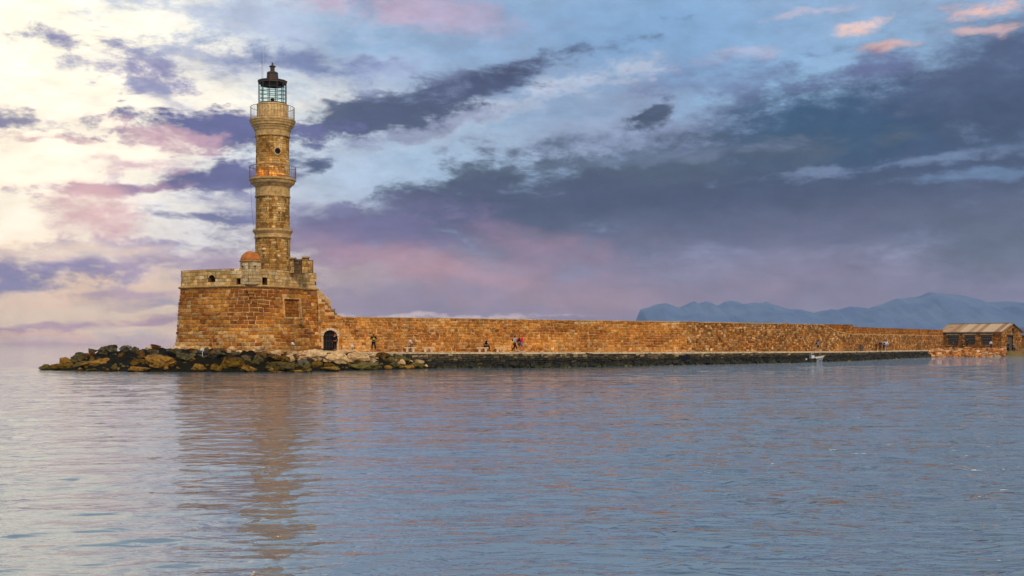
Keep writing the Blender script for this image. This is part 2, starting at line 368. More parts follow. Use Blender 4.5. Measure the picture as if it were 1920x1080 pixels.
def water():
    # rows by distance; the lattice is fine near the camera, coarse far out
    ys = [-60.0, -20.0, 0.0]
    y = 4.0
    while y < 130: ys.append(y); y *= 1.0062
    while y < 6900: ys.append(y); y *= 1.06
    ys.append(6900.0); ys = np.array(ys); n = 560
    t = np.linspace(-1, 1, n)
    wdt = np.where(ys < 40, 38.0, ys*0.95); wdt = np.maximum(wdt, 38)
    Xg = t[None, :]*wdt[:, None]*(0.35+0.65*np.abs(t[None, :])**1.0); Yg = np.repeat(ys[:, None], n, 1)
    r = np.random.RandomState(3); Zg = np.zeros_like(Xg)
    for k in range(46):
        lam = 0.3*(7/0.3)**(r.rand()**1.5)
        th = r.normal(-0.2, 0.42); kx, ky = math.sin(th)*2*math.pi/lam, math.cos(th)*2*math.pi/lam
        a = lam*0.0021*(1.0 if lam < 1.6 else .5); ph = r.rand()*6.28
        fade = np.clip(1.6 - Yg*0.0062*2.6/lam, 0, 1)
        dxm = np.clip(1.5 - (wdt[:, None]*2/n)*1.0/lam*2.0, 0, 1)
        s = np.sin(kx*Xg+ky*Yg+ph); Zg += a*fade*dxm*(s + .25*np.cos(2*(kx*Xg+ky*Yg+ph)))
    R, Cn = Xg.shape
    co = np.stack([Xg, Yg, Zg], -1).astype(np.float32).reshape(-1)
    i = np.arange(R-1)[:, None]*Cn + np.arange(Cn-1)[None, :]
    q = np.stack([i, i+1, i+1+Cn, i+Cn], -1).reshape(-1).astype(np.int32)
    me = bpy.data.meshes.new('water'); me.vertices.add(R*Cn); me.vertices.foreach_set('co', co)
    nf = len(q)//4; me.loops.add(nf*4); me.loops.foreach_set('vertex_index', q); me.polygons.add(nf)
    me.polygons.foreach_set('loop_start', np.arange(0, nf*4, 4, dtype=np.int32)); me.polygons.foreach_set('loop_total', np.full(nf, 4, dtype=np.int32))
    me.polygons.foreach_set('use_smooth', np.ones(nf, dtype=bool)); me.update(calc_edges=True)
    me.materials.append(waterm()); o = bpy.data.objects.new('water', me); COL.objects.link(o); o['kind'] = 'structure'
water()

def seabed():
    b = MB(); b.add([(-6900, -80, -4), (6900, -80, -4), (6900, 6950, -4), (-6900, 6950, -4)], [(0, 1, 2, 3)])
    b.build('seabed', plain('dark_seabed', (20, 40, 50), .9), kind='structure')
seabed()

def mountains():
    prof = [(1120, 640), (1185, 625), (1193, 599), (1201, 580), (1217, 576), (1234, 570), (1249, 568.5), (1262, 573), (1274, 577), (1287, 571), (1299.5, 565.5), (1306, 567), (1311, 569), (1326, 564.7), (1335, 568), (1344, 573), (1357, 567), (1369, 563.5), (1380, 565), (1394, 570), (1413, 568), (1425, 568.5), (1438, 566), (1450, 571), (1482, 579.7), (1500, 580), (1525, 586), (1557, 579.7), (1570, 581), (1594, 574.7), (1612, 576), (1629, 577.8), (1650, 572), (1681, 559), (1692, 560), (1719, 556.6), (1742, 548), (1769, 550.8), (1812, 554.7), (1852, 567), (1889, 565), (1920, 567.8), (2000, 580), (2150, 600), (2400, 630)]
    D0 = 6000; b = MB(); N = 520; K = 12
    for i in range(N+1):
        px = 1185 + (2400-1185)*i/N; y = interp(px, prof) + fbm(px*.09, 3.1, 0, 3)*1.1
        crest = P(px, y, D0).z
        for k in range(-K, 5):
            t = k/K if k < 0 else k/4.0
            d = D0 + (t*1500 if k < 0 else t*700)
            base = max(0.0, 1-abs(t))
            z = -3 + (crest+3)*(base**.85) + (0 if k == 0 else fbm(px*.02, d*.0022, 5, 4)*crest*.3*min(1, abs(t)*3)*base)
            if k != 0: z = min(z, -3+(crest+3)*(1-abs(t)*.5))
            q = P(px, 646, D0); x = q.x*(1 + (d/D0-1)*.55)
            b.v.append((x, d, z))
    W = K+5
    for i in range(N):
        for k in range(W-1): b.f.append([i*W+k, (i+1)*W+k, (i+1)*W+k+1, i*W+k+1]); b.t.append((.5, .5, 0)); b.m.append(0)
    m, nt, bs = newmat('haze_painted_mountain'); pos = mnode(nt, 'ShaderNodeNewGeometry').outputs['Position']
    g = mnoise(nt, pos, .004, 7, .65); nt.links.new(mmix(nt, mrange(nt, g.outputs['Fac'], .35, .65), lin((86, 114, 150)), lin((112, 134, 160))), bs.inputs['Base Color']); bs.inputs['Roughness'].default_value = 1  # blue haze and some ridge shading are put into the base colour
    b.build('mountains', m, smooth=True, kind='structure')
mountains()

# quay edge and wall face, as distance over the column of the photograph they were measured in
EDGE = [(560, 118.5), (640, 119.5), (700, 121), (800, 123.0), (1000, 124.6), (1300, 139), (1500, 155), (1600, 170), (1740, 211)]
WALL = [(632, 126.2), (700, 127.6), (900, 130.4), (1080, 135.2), (1300, 146.7), (1440, 157.5), (1598, 177), (1770, 228)]
def zq(px): return interp(px, [(600, 1.86), (660, 1.72), (800, 1.64), (1000, 1.60), (1300, 1.49), (1500, 1.42), (1600, 1.34), (1740, 1.25)])
def dE(px): return interp(px, EDGE)
def dW(px): return interp(px, WALL)
def path(fn, a, b, step=8):
    n = max(2, int((b-a)/step)+1); return [XD(a+(b-a)*i/(n-1), fn(a+(b-a)*i/(n-1))) for i in range(n)], [a+(b-a)*i/(n-1) for i in range(n)]

def make_quay():
    pe, xs = path(dE, 600, 1740, 10); b = MB(); n = len(xs)
    top = []; back = []; bot = []
    for p, px in zip(pe, xs):
        z = zq(px); top.append(Vector((p.x, p.y, z-.004))); w = XD(px, dW(px)+1.0 if px > 632 else 127.5); back.append(Vector((w.x, w.y, z+.02)))
        bot.append(Vector((p.x, p.y+.15, -2.5)))
    vs = bot+top+back; fs = []
    for i in range(n-1): fs += [(i, i+1, n+i+1, n+i), (n+i, n+i+1, 2*n+i+1, 2*n+i)]
    vs.append(Vector((back[-1].x, back[-1].y, -2.5))); fs.append((n-1, 3*n, 3*n-1, 2*n-1))
    b.add(vs, fs)
    for i in range(n-1): b.m[2*i] = 1
    b.m[-1] = 1
    M['pave'] = stone_mat('worn_paving', (206, 168, 118), (216, 180, 130), (226, 196, 150), (150, 110, 70), .4, .1, .9, 1.1)
    b.build('quay', [M['pave'], M['quay_face']], kind='structure')

def quay_mat():
    m, nt, b = newmat('wet_quay_stone'); pos = mnode(nt, 'ShaderNodeNewGeometry').outputs['Position']
    at = mnode(nt, 'ShaderNodeAttribute', attribute_name='tone'); sp = mnode(nt, 'ShaderNodeSeparateColor', {0: at.outputs['Color']})
    z = mnode(nt, 'ShaderNodeSeparateXYZ', {0: pos}).outputs[2]; g = mnoise(nt, pos, 3.0, 6, .7); g2 = mnoise(nt, pos, .35, 4, .6)
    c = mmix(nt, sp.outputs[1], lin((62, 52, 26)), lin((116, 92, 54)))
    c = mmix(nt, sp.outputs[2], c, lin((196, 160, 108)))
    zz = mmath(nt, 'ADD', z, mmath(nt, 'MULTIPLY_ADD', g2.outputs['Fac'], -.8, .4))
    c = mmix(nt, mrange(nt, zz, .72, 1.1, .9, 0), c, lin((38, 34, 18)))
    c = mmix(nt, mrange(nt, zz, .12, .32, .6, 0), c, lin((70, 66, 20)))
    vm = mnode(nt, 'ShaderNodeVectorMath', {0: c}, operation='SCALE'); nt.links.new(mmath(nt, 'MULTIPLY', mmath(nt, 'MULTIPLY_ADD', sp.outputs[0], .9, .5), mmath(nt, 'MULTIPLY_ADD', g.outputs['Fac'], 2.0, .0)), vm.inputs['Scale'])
    nt.links.new(vm.outputs[0], b.inputs['Base Color']); b.inputs['Roughness'].default_value = .8
    bp = mnode(nt, 'ShaderNodeBump', {'Strength': .8, 'Distance': .08, 'Height': g.outputs['Fac']}); nt.links.new(bp.outputs[0], b.inputs['Normal'])
    return m
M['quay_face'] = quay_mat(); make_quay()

# ------------------------------------------------------------------ laid masonry
def stonequad(S, N, u0, u1, v0, v1, d, rj, r):
    """a dressed stone with a chamfered face: corners from the surface, 9 faces"""
    j = lambda: r.uniform(-rj, rj)
    w_ = lambda u, v: v+(fbm(u*.35, v*.5, 6, 2)*rj*3.5 if rj > .01 else 0)
    c = [(u0+j(), w_(u0, v0)+j()), (u1+j(), w_(u1, v0)+j()), (u1+j(), w_(u1, v1)+j()), (u0+j(), w_(u0, v1)+j())]
    ch = min(.04, (u1-u0)*.16, (v1-v0)*.16)
    uc, vc = (u0+u1)/2, (v0+v1)/2; n = N(uc, vc)
    back = [S(u, v)-n*.05 for u, v in c]; mid = [S(u, v)+n*(d*.55) for u, v in c]
    tl = [r.uniform(-.012, .012) for _ in range(4)]
    fr = [S(u+(ch if u < uc else -ch), v+(ch if v < vc else -ch))+n*(d+t) for (u, v), t in zip(c, tl)]
    vs = back+mid+fr
    fs = [(8, 9, 10, 11)]
    for k in range(4):
        q = (k+1) % 4; fs += [(k, q, 4+q, 4+k), (4+k, 4+q, 8+q, 8+k)]
    return vs, fs
def masonry(S, N, U, vtop, course, wmin, wmax, gap, proud, openings=(), tone=None, rj=.012, seed=1, v0=0.0, vbot=None):
    """yield (area, vs, fs, tone, u, v) for each stone; vtop(u) caps the height"""
    r = random.Random(seed); out = []; v = v0; vmax = max(vtop(U*i/60) for i in range(61)); row = 0
    while v < vmax-.05:
        h = course*r.uniform(.86, 1.14); 
        u = -r.uniform(0, wmax)
        while u < U:
            w = r.uniform(wmin, wmax); a, b2 = max(u, 0), min(u+w, U); u += w
            if b2-a < wmin*.35: continue
            um = (a+b2)/2; t = min(v+h, vtop(um)); lo = v
            if vbot and v < vbot(um)-h: continue
            if t-lo < course*.3: continue
            hit = None
            for (ou0, ou1, ov0, ov1) in openings:
                if b2 > ou0 and a < ou1 and t > ov0 and lo < ov1: hit = (ou0, ou1, ov0, ov1)
            segs = [(a, b2, lo, t)]
            if hit:
                ou0, ou1, ov0, ov1 = hit; segs = []
                if a < ou0-.12: segs.append((a, ou0, lo, t))
                if b2 > ou1+.12: segs.append((ou1, b2, lo, t))
                if lo < ov0-.1: segs.append((max(a, ou0), min(b2, ou1), lo, ov0))
                if t > ov1+.1: segs.append((max(a, ou0), min(b2, ou1), ov1, t))
            for (p, q, s, e) in segs:
                if q-p < .08 or e-s < .08: continue
                tn = tone(um, v, r) if tone else (r.random(), r.random(), 0)
                if tn is None: continue
                vs, fs = stonequad(S, N, p+gap/2, q-gap/2, s+gap/2, e-gap/2, proud*r.uniform(.5, 1.3), rj, r)
                out.append(((q-p)*(e-s), vs, fs, tn, um, v))
        v += h; row += 1
    return out
def lay(stones, parent, name, stuff_name, mat, key=None, limit=300):
    """the stones that show largest become parts, the rest one part of kind stuff"""
    st = sorted(stones, key=key or (lambda s: -s[0]))
    for s in st[:limit]:
        o = Vector(s[1][0]); b = MB(); b.add([Vector(v) for v in s[1]], s[2], s[3]); b.build(name, mat, parent, origin=o)
    if st[limit:]:
        b = MB()
        for s in st[limit:]: b.add(s[1], s[2], s[3])
        b.build(stuff_name, mat, parent, kind='stuff')
def backing(S, N, us, vtop, vbot, openings, depth, b, inset=0.0, tone=(.5, .5, 0), revmat=0, nv=6):
    """the wall body behind the stones, with recessed openings"""
    us = sorted(set(list(us)+[o[k] for o in openings for k in (0, 1)]))
    for a, c in zip(us, us[1:]):
        m = (a+c)/2
        vsl = set([vbot(a)+(vtop(a)-vbot(a))*k/nv for k in range(nv+1)])
        cuts = [o for o in openings if o[0] <= m <= o[1]]
        if not cuts:
            for k in range(nv):
                va0 = vbot(a)+(vtop(a)-vbot(a))*k/nv; va1 = vbot(a)+(vtop(a)-vbot(a))*(k+1)/nv
                vc0 = vbot(c)+(vtop(c)-vbot(c))*k/nv; vc1 = vbot(c)+(vtop(c)-vbot(c))*(k+1)/nv
                n = N(m, va0)*inset; b.add([S(a, va0)+n, S(c, vc0)+n, S(c, vc1)+n, S(a, va1)+n], [(0, 1, 2, 3)], tone)
        else:
            lv = [vbot(m)]
            for o in sorted(cuts, key=lambda o: o[2]): lv += [o[2], o[3]]
            lv.append(min(vtop(a), vtop(c)))
            for k in range(0, len(lv), 2):
                if lv[k+1]-lv[k] > .01:
                    n = N(m, lv[k])*inset; b.add([S(a, lv[k])+n, S(c, lv[k])+n, S(c, lv[k+1])+n, S(a, lv[k+1])+n], [(0, 1, 2, 3)], tone)
    for (u0, u1, v0, v1) in openings:
        n = N((u0+u1)/2, (v0+v1)/2)
        f = [S(u0, v0)+n*inset, S(u1, v0)+n*inset, S(u1, v1)+n*inset, S(u0, v1)+n*inset]; g = [p-n*(depth+inset) for p in f]
        b.add(f+g, [(0, 4, 5, 1), (1, 5, 6, 2), (2, 6, 7, 3), (3, 7, 4, 0), (4, 7, 6, 5)], tone, revmat)
def polysurf(pts, zfun, batter=0.0, ztop=0.0):
    """surface along a polyline (2D points, the outer side to the right of travel); v is world height"""
    P2 = [Vector((p[0], p[1], 0)) for p in pts]; cum = [0.0]
    for a, b in zip(P2, P2[1:]): cum.append(cum[-1]+(b-a).length)
    vn = []
    for i in range(len(P2)):
        a = P2[max(i-1, 0)]; b = P2[min(i+1, len(P2)-1)]; d = (b-a).normalized(); vn.append(Vector((d.y, -d.x, 0)))
    import bisect
    def loc(u):
        u = max(0.0, min(cum[-1], u)); i = min(len(P2)-2, max(0, bisect.bisect_right(cum, u)-1)); t = (u-cum[i])/max(1e-6, cum[i+1]-cum[i]); return i, t
    def N(u, v): i, t = loc(u); return (vn[i]*(1-t)+vn[i+1]*t).normalized()
    def S(u, v):
        i, t = loc(u); p = P2[i]*(1-t)+P2[i+1]*t
        n = (vn[i]*(1-t)+vn[i+1]*t).normalized(); q = p+n*(batter*(ztop-v)); return Vector((q.x, q.y, v))
    return S, N, cum[-1], cum
# ------------------------------------------------------------------ fort
ZC = 8.40; ZT = 10.17
def q2(px, d): p = XD(px, d); return (p.x, p.y)
FL, FN, FR = q2(332, 121.7), q2(474, 116.6), q2(597.5, 126.0)
def fillet(a, b, c, r, n):
    a, b, c = Vector(a), Vector(b), Vector(c); u = (a-b).normalized(); w = (c-b).normalized()
    p, q = b+u*r, b+w*r; return [tuple((p*(1-t)**2 + b*2*t*(1-t) + q*t*t)) for t in [i/n for i in range(n+1)]]
FB = (FL[0]+(FR[0]-FN[0]), FL[1]+(FR[1]-FN[1])+1.0)
floop = fillet(FB, FL, FN, 1.0, 4) + fillet(FL, FN, FR, 4.2, 12) + fillet(FN, FR, FB, .5, 3) + fillet(FR, FB, FL, .6, 3)
floop = floop + [floop[0]]
fS, fN, fU, fcum = polysurf(floop, None, .085, ZC)
def fu_of(px, zz=9.0):
    """arc position on the visible faces whose projection falls on a column"""
    best = None
    for i in range(1200):
        u = fcum[4]*.2 + (fcum[22]-fcum[4]*.2)*i/1200; p = fS(u, min(zz, ZC)); n = fN(u, zz)
        if n.y > .2: continue
        x = 960+F*p.x/p.y
        if best is None or abs(x-px) < best[0]: best = (abs(x-px), u)
    return best[1]
def fz(px, py, u): p = fS(u, 8); return P(px, py, p.y).z
fort = thing('fort', 'orange sandstone harbour fort with pale parapet carrying the lighthouse above the boulders', 'fort', (FN[0], FN[1]+7, 2.0))
wu0, wu1 = fu_of(530), fu_of(559.5); wz0, wz1 = fz(545, 594, wu0), fz(545, 560.5, wu0)
win = (wu0, wu1, wz0, wz1)
def fort_tone(u, v, r):
    p = fS(u, v); px = 960+F*p.x/p.y; py = YH(px)-(v-H)*F/p.y
    br, hue, pale = r.random(), r.random(), 0.0
    n = fbm(p.x*.5+p.y*.5, v*.7, 2.0, 3)
    br = min(1, max(0, br*.75+.15+n*.5)); hue = min(1, max(0, hue*.8+.5*n))
    low = ramp01(py, 595, 650)*.6 + ramp01(px, 430, 340)*ramp01(py, 580, 640)*.5
    if r.random() < low*.55: hue = min(1, hue+.5); pale = r.uniform(.1, .55)
    if r.random() < .07: pale = r.uniform(.3, .7)
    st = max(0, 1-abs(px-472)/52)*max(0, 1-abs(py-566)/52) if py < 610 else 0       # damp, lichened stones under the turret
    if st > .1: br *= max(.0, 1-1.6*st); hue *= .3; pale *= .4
    return (br, hue, pale)
sts = masonry(fS, fN, fU, lambda u: ZC-.12, .39, .38, .92, .065, .055, [win], fort_tone, .032, 11, v0=1.2)
vis = lambda s: -(s[0]*max(0.0, -fN(s[4], 5).y+.15)*(1 if s[5] > 2.2 else 0))
lay(sts, fort, 'stone', 'far_stones', M['fort'], key=vis)
b = MB(); us = [fU*i/120 for i in range(121)]
backing(fS, fN, us, lambda u: ZC, lambda u: -.5, [win], .2, b, -.03, (.6, .6, 0))
b.build('wall', M['fort_mortar'], fort)
# the blocked window: orange infill stones, pale frame
fS2 = lambda u, v: fS(u, v)-fN(u, v)*.14
r_ = random.Random(3); v = wz0+.02; infill = []
while v < wz1-.1:
    h = min(.33, wz1-v); u = wu0+.02; 
    while u < wu1-.1:
        w = min(r_.uniform(.3, .6), wu1-.02-u); vs, fs = stonequad(fS2, fN, u+.015, u+w-.015, v+.015, v+h-.02, .05, .01, r_)
        bb = MB(); bb.add(vs, fs, (r_.random()*.6, r_.random()*.3, 0)); bb.build('infill_stone', M['fort'], fort, origin=vs[0]); u += w
    v += h
for (a, c, d, e) in ((wu0-.2, wu0, wz0-.2, wz1+.18), (wu1, wu1+.2, wz0-.2, wz1+.18), (wu0, wu1, wz1, wz1+.18), (wu0, wu1, wz0-.2, wz0)):
    vs, fs = stonequad(fS, fN, a+.004, c-.004, d, e, .13, .008, r_); bb = MB(); bb.add(vs, fs, (.7, .8, .55)); bb.build('window_frame_bar', M['fort'], fort, origin=vs[0])
# cordon moulding
b = MB(); prof = [(.02, ZC-.13), (.16, ZC-.10), (.22, ZC-.02), (.22, ZC+.05), (.15, ZC+.12), (.0, ZC+.14)]
cs = [fcum[-1]*i/200 for i in range(201)]
for j, u in enumerate(cs):
    n = fN(u, 0); p = fS(u, ZC)
    for k, (o, z) in enumerate(prof): b.v.append(tuple(Vector((p.x, p.y, z+fbm(u*1.5, k, 0, 2)*.015))+n*o))
K = len(prof)
for j in range(len(cs)-1):
    for k in range(K-1): b.f.append([j*K+k, (j+1)*K+k, (j+1)*K+k+1, j*K+k+1]); b.t.append((.5, .4, 0)); b.m.append(0)
b.build('cordon', M['tower_trim'], fort, smooth=True)
# parapet: outer ashlar skin, thick body, inner face, terrace floor
pin = .0
pS = lambda u, v: Vector((*(fS(u, ZC)-fN(u, ZC)*.06).xy, v)); pN = fN
def op(x0, x1, y0, y1, zz=9.2):
    a, c = fu_of(x0), fu_of(x1); m = (a+c)/2; return (a, c, fz((x0+x1)/2, y1, m), fz((x0+x1)/2, y0, m))
ops = [op(389.5, 403, 515.5, 528.5), op(443.5, 451.5, 522.5, 534), op(492.5, 502, 520.5, 534)]
def par_tone(u, v, r):
    p = fS(u, 8); px = 960+F*p.x/p.y
    rr = ramp01(px, 500, 590)*.5
    return (r.random()*.8+.1, r.random()*(1-rr*.6), 0 if r.random() > .25 else r.uniform(.2, .6))
sp_ = masonry(pS, pN, fU, lambda u: ZT-.02, .33, .42, .78, .028, .03, ops, par_tone, .006, 5, v0=ZC+.12)
lay(sp_, fort, 'parapet_stone', 'far_parapet_stones', M['parapet'], key=vis, limit=260)
b = MB(); backing(pS, pN, us, lambda u: ZT, lambda u: ZC+.08, ops, .9, b, -.012, (.5, .5, 0), nv=2)
iS = lambda u, v: pS(u, v)-fN(u, v)*.95
for a, c in zip(us, us[1:]):
    b.add([pS(a, ZT), pS(c, ZT), iS(c, ZT), iS(a, ZT), iS(a, ZC+.3), iS(c, ZC+.3)], [(0, 1, 2, 3), (3, 2, 5, 4)], (.6, .6, .3))
b.build('parapet', M['parapet_joint'], fort)
b = MB(); b.add([iS(u, ZC+.31)+fN(u, 0)*.1 for u in us[:-1]], [tuple(range(len(us)-1))], (.6, .6, .2)); b.build('terrace', M['parapet_joint'], fort)
# arched head of the big embrasure
a0, a1, v0_, v1_ = ops[0]; b = MB(); rad = (a1-a0)/2; uc = (a0+a1)/2; hs = min(rad, v1_-v0_-.1)
vs = []; fs = []
for i in range(9):
    t = math.pi*i/8; vs += [pS(uc+rad*math.cos(t), v1_-hs+hs*math.sin(t)), pS(uc+rad*math.cos(t), v1_)]
    if i: k = 2*i; fs.append((k-2, k, k+1, k-1))
b.add(vs, fs, (.6, .6, .3)); b.build('embrasure_arch', M['parapet'], fort)
# sentry turret on the corner
tu = fu_of(471); tp = fS(tu, ZC)+fN(tu, ZC)*-.62; tc2 = (tp.x, tp.y); TR = 1.03
zt0 = ZC+.14; zt1 = fz(471, 489, tu); zt2 = fz(471, 470, tu)
tw = MB(); tw.lathe([(TR-.03, zt0-.1), (TR-.03, zt1)], 16, tc2); turret = tw.build('turret', M['parapet_joint'], fort)
cS = lambda c, R: (lambda u, v: Vector((c[0]+R*math.sin(u/R), c[1]-R*math.cos(u/R), v)))
cN = lambda R: (lambda u, v: Vector((math.sin(u/R), -math.cos(u/R), 0)))
for s in masonry(cS(tc2, TR), cN(TR), 2*math.pi*TR, lambda u: zt1-.02, .31, .35, .6, .025, .02, [], lambda u, v, r: (r.random()*.7+.1, r.random(), r.uniform(0, .6)), .005, 8, v0=zt0):
    bb = MB(); bb.add(s[1], s[2], s[3]); bb.build('turret_stone', M['parapet'], turret, origin=s[1][0])
b = MB(); b.lathe([(TR-.02, zt1-.1), (TR+.1, zt1-.06), (TR+.12, zt1+.02), (TR+.02, zt1+.06)], 24, tc2, tone=(.3, .3, 0)); b.build('turret_cornice', M['tower_trim'], turret)
b = MB(); hd = zt2-zt1-.05; b.lathe([((TR)*math.cos(t), zt1+.05+hd*math.sin(t)) for t in [math.pi/2*i/10 for i in range(10)]]+[(.02, zt1+.05+hd)], 28, tc2); b.build('dome', M['dome'], turret, smooth=True)
for dx in (-.66, .66):
    a = dx/TR; c = Vector((tc2[0]+TR*math.sin(a), tc2[1]-TR*math.cos(a), zt1-.58)); n = Vector((math.sin(a), -math.cos(a), 0))
    b = MB(); b.tube([c-n*.02, c+n*.032], .095, 10); b.build('loophole', M['black'], turret)  # black disc painting the dark of the hole
b = MB()
for k in range(3): b.box(fS(tu, ZC-.35-.32*k)+fN(tu, 0)*(.16-.05*k), (.9-.25*k, .5-.12*k, .28), math.atan2(fN(tu, 0).y, fN(tu, 0).x)+math.pi/2, (.25, .3, .1))
b.build('corbel', M['fort'], fort)
# walls, piers and gate on the terrace to the right of the tower
def tb(x0, x1, y0, y1, d, th, name, tone=(.5, .6, .2), mt='parapet', par=fort, z0=None):
    a, c = XD(x0, d), XD(x1, d); zt, zb = P((x0+x1)/2, y0, d).z, P((x0+x1)/2, y1, d).z if z0 is None else z0
    bb = MB(); bb.box(((a.x+c.x)/2, d+th/2, (zt+zb)/2), (c.x-a.x, th, zt-zb), tone=tone); return bb.build(name, M[mt], par, origin=((a.x+c.x)/2, d+th/2, zb))
DT = 121.5
for nm, x0, x1, y0, th, dd in (('terrace_wall', 544, 551.5, 483.5, .7, 0), ('terrace_wall', 551.5, 566.2, 486, .4, .3), ('terrace_pier', 566.2, 577.6, 482.5, .7, -.1), ('terrace_wall', 577.6, 586.3, 487.6, .5, .1)):
    z_ = P(560, y0, DT).z; a, c = XD(x0, DT+dd).x, XD(x1, DT+dd).x
    par_ = tb(x0+.05, x1-.05, y0, 512, DT+dd+.06, th, nm, mt='tower_joint')
    for s in masonry(lambda u, v: Vector((a+u, DT+dd+.06, v)), lambda u, v: Vector((0, -1, 0)), c-a, lambda u: z_-.01, .3, .3, .55, .025, .03, [], lambda u, v, r: (r.random()*.8, r.random(), r.uniform(0, .3)), .006, int(x0), v0=9.9):
        bb = MB(); bb.add(s[1], s[2], s[3]); bb.build('stone', M['tower_low'], par_, origin=s[1][0])
for x0, x1, y in ((543.4, 553.5, 482.2), (566, 578.6, 480.7)): tb(x0, x1, y, y+2.3, DT-.22, 1.0, 'pier_cap', (.4, .5, .2), 'tower_trim')
b = MB()
for i in range(7): x = XD(552+i*2.2, DT+.2).x; b.box((x, DT+.2, 10.6), (.05, .05, 1.5))
for z in (10.9, 11.3): b.box((XD(558.6, DT).x, DT+.2, z), (.8, .04, .05))
b.build('terrace_gate', M['iron'], fort)

# ------------------------------------------------------------------ lighthouse
LD = 124.0; LS = F/LD; LX = XD(512, LD).x; LC = (LX, LD)
lz = lambda y: H+(YH(512)-y)/LS
lr = lambda hw: hw/LS
lh = thing('lighthouse', 'tall tapering stone lighthouse with two railed balconies and a glazed lantern', 'lighthouse', (LX, LD, ZC+.3))
def ring(prof, name, n=40, mt='tower_trim', tone=(.55, .5, .1), ph=0.0, smooth=False, par=lh):
    bb = MB(); bb.lathe([(lr(h), lz(y)) for h, y in prof], n, LC, ph, tone)
    return bb.build(name, M[mt], par, smooth)
def shaft(y0, y1, h0, h1, nseg, ph, seed, pale, name, openings=(), mt='tower_low'):
    ring([(h0-.5, y0), (h1-.5, y1)], name, nseg, 'tower_joint', ph=ph)
    z0, z1 = lz(y0), lz(y1); R0, R1 = lr(h0-.5), lr(h1-.5)
    Rm = (R0+R1)/2; apo = math.cos(math.pi/nseg)
    def SS(u, v):
        th = u/Rm; R = R0+(R1-R0)*(v-z0)/(z1-z0)
        # distance to the polygon's side in this direction
        k = (th-math.pi/2-ph) % (2*math.pi/nseg) - math.pi/nseg; rr = R*apo/math.cos(k) if nseg < 30 else R
        return Vector((LX+rr*math.sin(th), LD-rr*math.cos(th), v))
    NN = lambda u, v: Vector((math.sin(u/Rm), -math.cos(u/Rm), 0))
    U = 2*math.pi*Rm
    def tn(u, v, r):
        n = fbm(math.sin(u/Rm)*2+LX, v*.45, seed, 3)
        pl = 1 if r.random() < pale+n*.6 else 0
        return (min(1, max(0, r.random()*.7+.15+n*.5)), min(1, max(0, r.random()*.7+n*.6)), r.uniform(.15, .55)*pl)
    st = masonry(SS, NN, U, lambda u: z1-.01, .235, .3, .58, .022, .03, openings, tn, .006, seed, v0=z0+.01)
    bb = MB()
    for s in st: bb.add(s[1], s[2], s[3])
    bb.build(name+'_stones', M[mt], lh, kind='stuff')
PH8 = math.pi/8
shaft(512, 447, 33.6, 33.2, 8, PH8, 21, .12, 'lower_shaft')
shaft(430.5, 371, 31.6, 31.4, 16, math.pi/16, 22, .3, 'middle_shaft')
Ru = lr(31); wx = (526.4-511.6)/LS; wth = math.asin(wx/Ru); uo = wth*Ru; wz = lz(287.5); wr = .31
shaft(336, 257.5, 31.2, 30.6, 40, 0, 23, .2, 'upper_shaft', [(uo-wr, uo+wr, wz-wr, wz+wr)], 'tower_low')
ring([(33.4, 448), (34.4, 446.6), (34.2, 445), (33.2, 444.2), (33.2, 440), (34.6, 438), (37.2, 434.5), (37.2, 431.6), (34, 430.6), (31.4, 430.4)], 'lower_cornice', 16, ph=math.pi/16)
ring([(31.6, 419), (32.1, 418.6), (32.1, 417.6), (31.6, 417.2)], 'string_course', 16, ph=math.pi/16)
ring([(31.8, 371.4), (33, 370.6), (33, 368.2), (31.8, 367.4), (31.8, 353), (33.2, 351.4), (36.2, 348.6), (36.6, 347.4), (40, 345.6), (41.2, 343), (41.4, 340.4), (43.6, 339.4), (43.8, 336.4), (31, 336.2)], 'middle_cornice', 32)
ring([(30.8, 258.4), (33, 257.8), (33.2, 256), (32.2, 255.2), (32.4, 247), (33.6, 246.4), (34.6, 243), (36.4, 241), (36.6, 239.4), (39, 237.6), (39.4, 235), (41.2, 232.5), (41.6, 229.6), (42.6, 229), (42.6, 226.2), (28, 226)], 'upper_cornice', 40)
ring([(28.9, 226.1), (28.9, 200), (29.2, 199.6), (29.2, 197), (25.5, 196.4)], 'lantern_base', 40, 'tower_low', (.75, .8, .45))
# round window
c = Vector((LX+Ru*math.sin(wth), LD-Ru*math.cos(wth), wz)); n = Vector((math.sin(wth), -math.cos(wth), 0)); tx = Vector((math.cos(wth), math.sin(wth), 0))
b = MB(); vs = []; fs = []; NS = 24
for i in range(NS):
    t = 2*math.pi*i/NS; dd = tx*math.cos(t)+Vector((0, 0, math.sin(t)))
    vs += [c+dd*.44-n*.05, c+dd*.42+n*.05, c+dd*.31+n*.05, c+dd*.31-n*.3]
for i in range(NS):
    j = (i+1) % NS
    for k in range(3): fs.append((i*4+k, j*4+k, j*4+k+1, i*4+k+1))
b.add(vs, fs, (.6, .6, .2)); rw = b.build('round_window', M['tower_trim'], lh)
b = MB(); b.tube([c-n*.03, c+n*.02], .315, 20); b.build('pane', M['black'], rw)  # black disc on the shaft, painted in place of a shaded recess
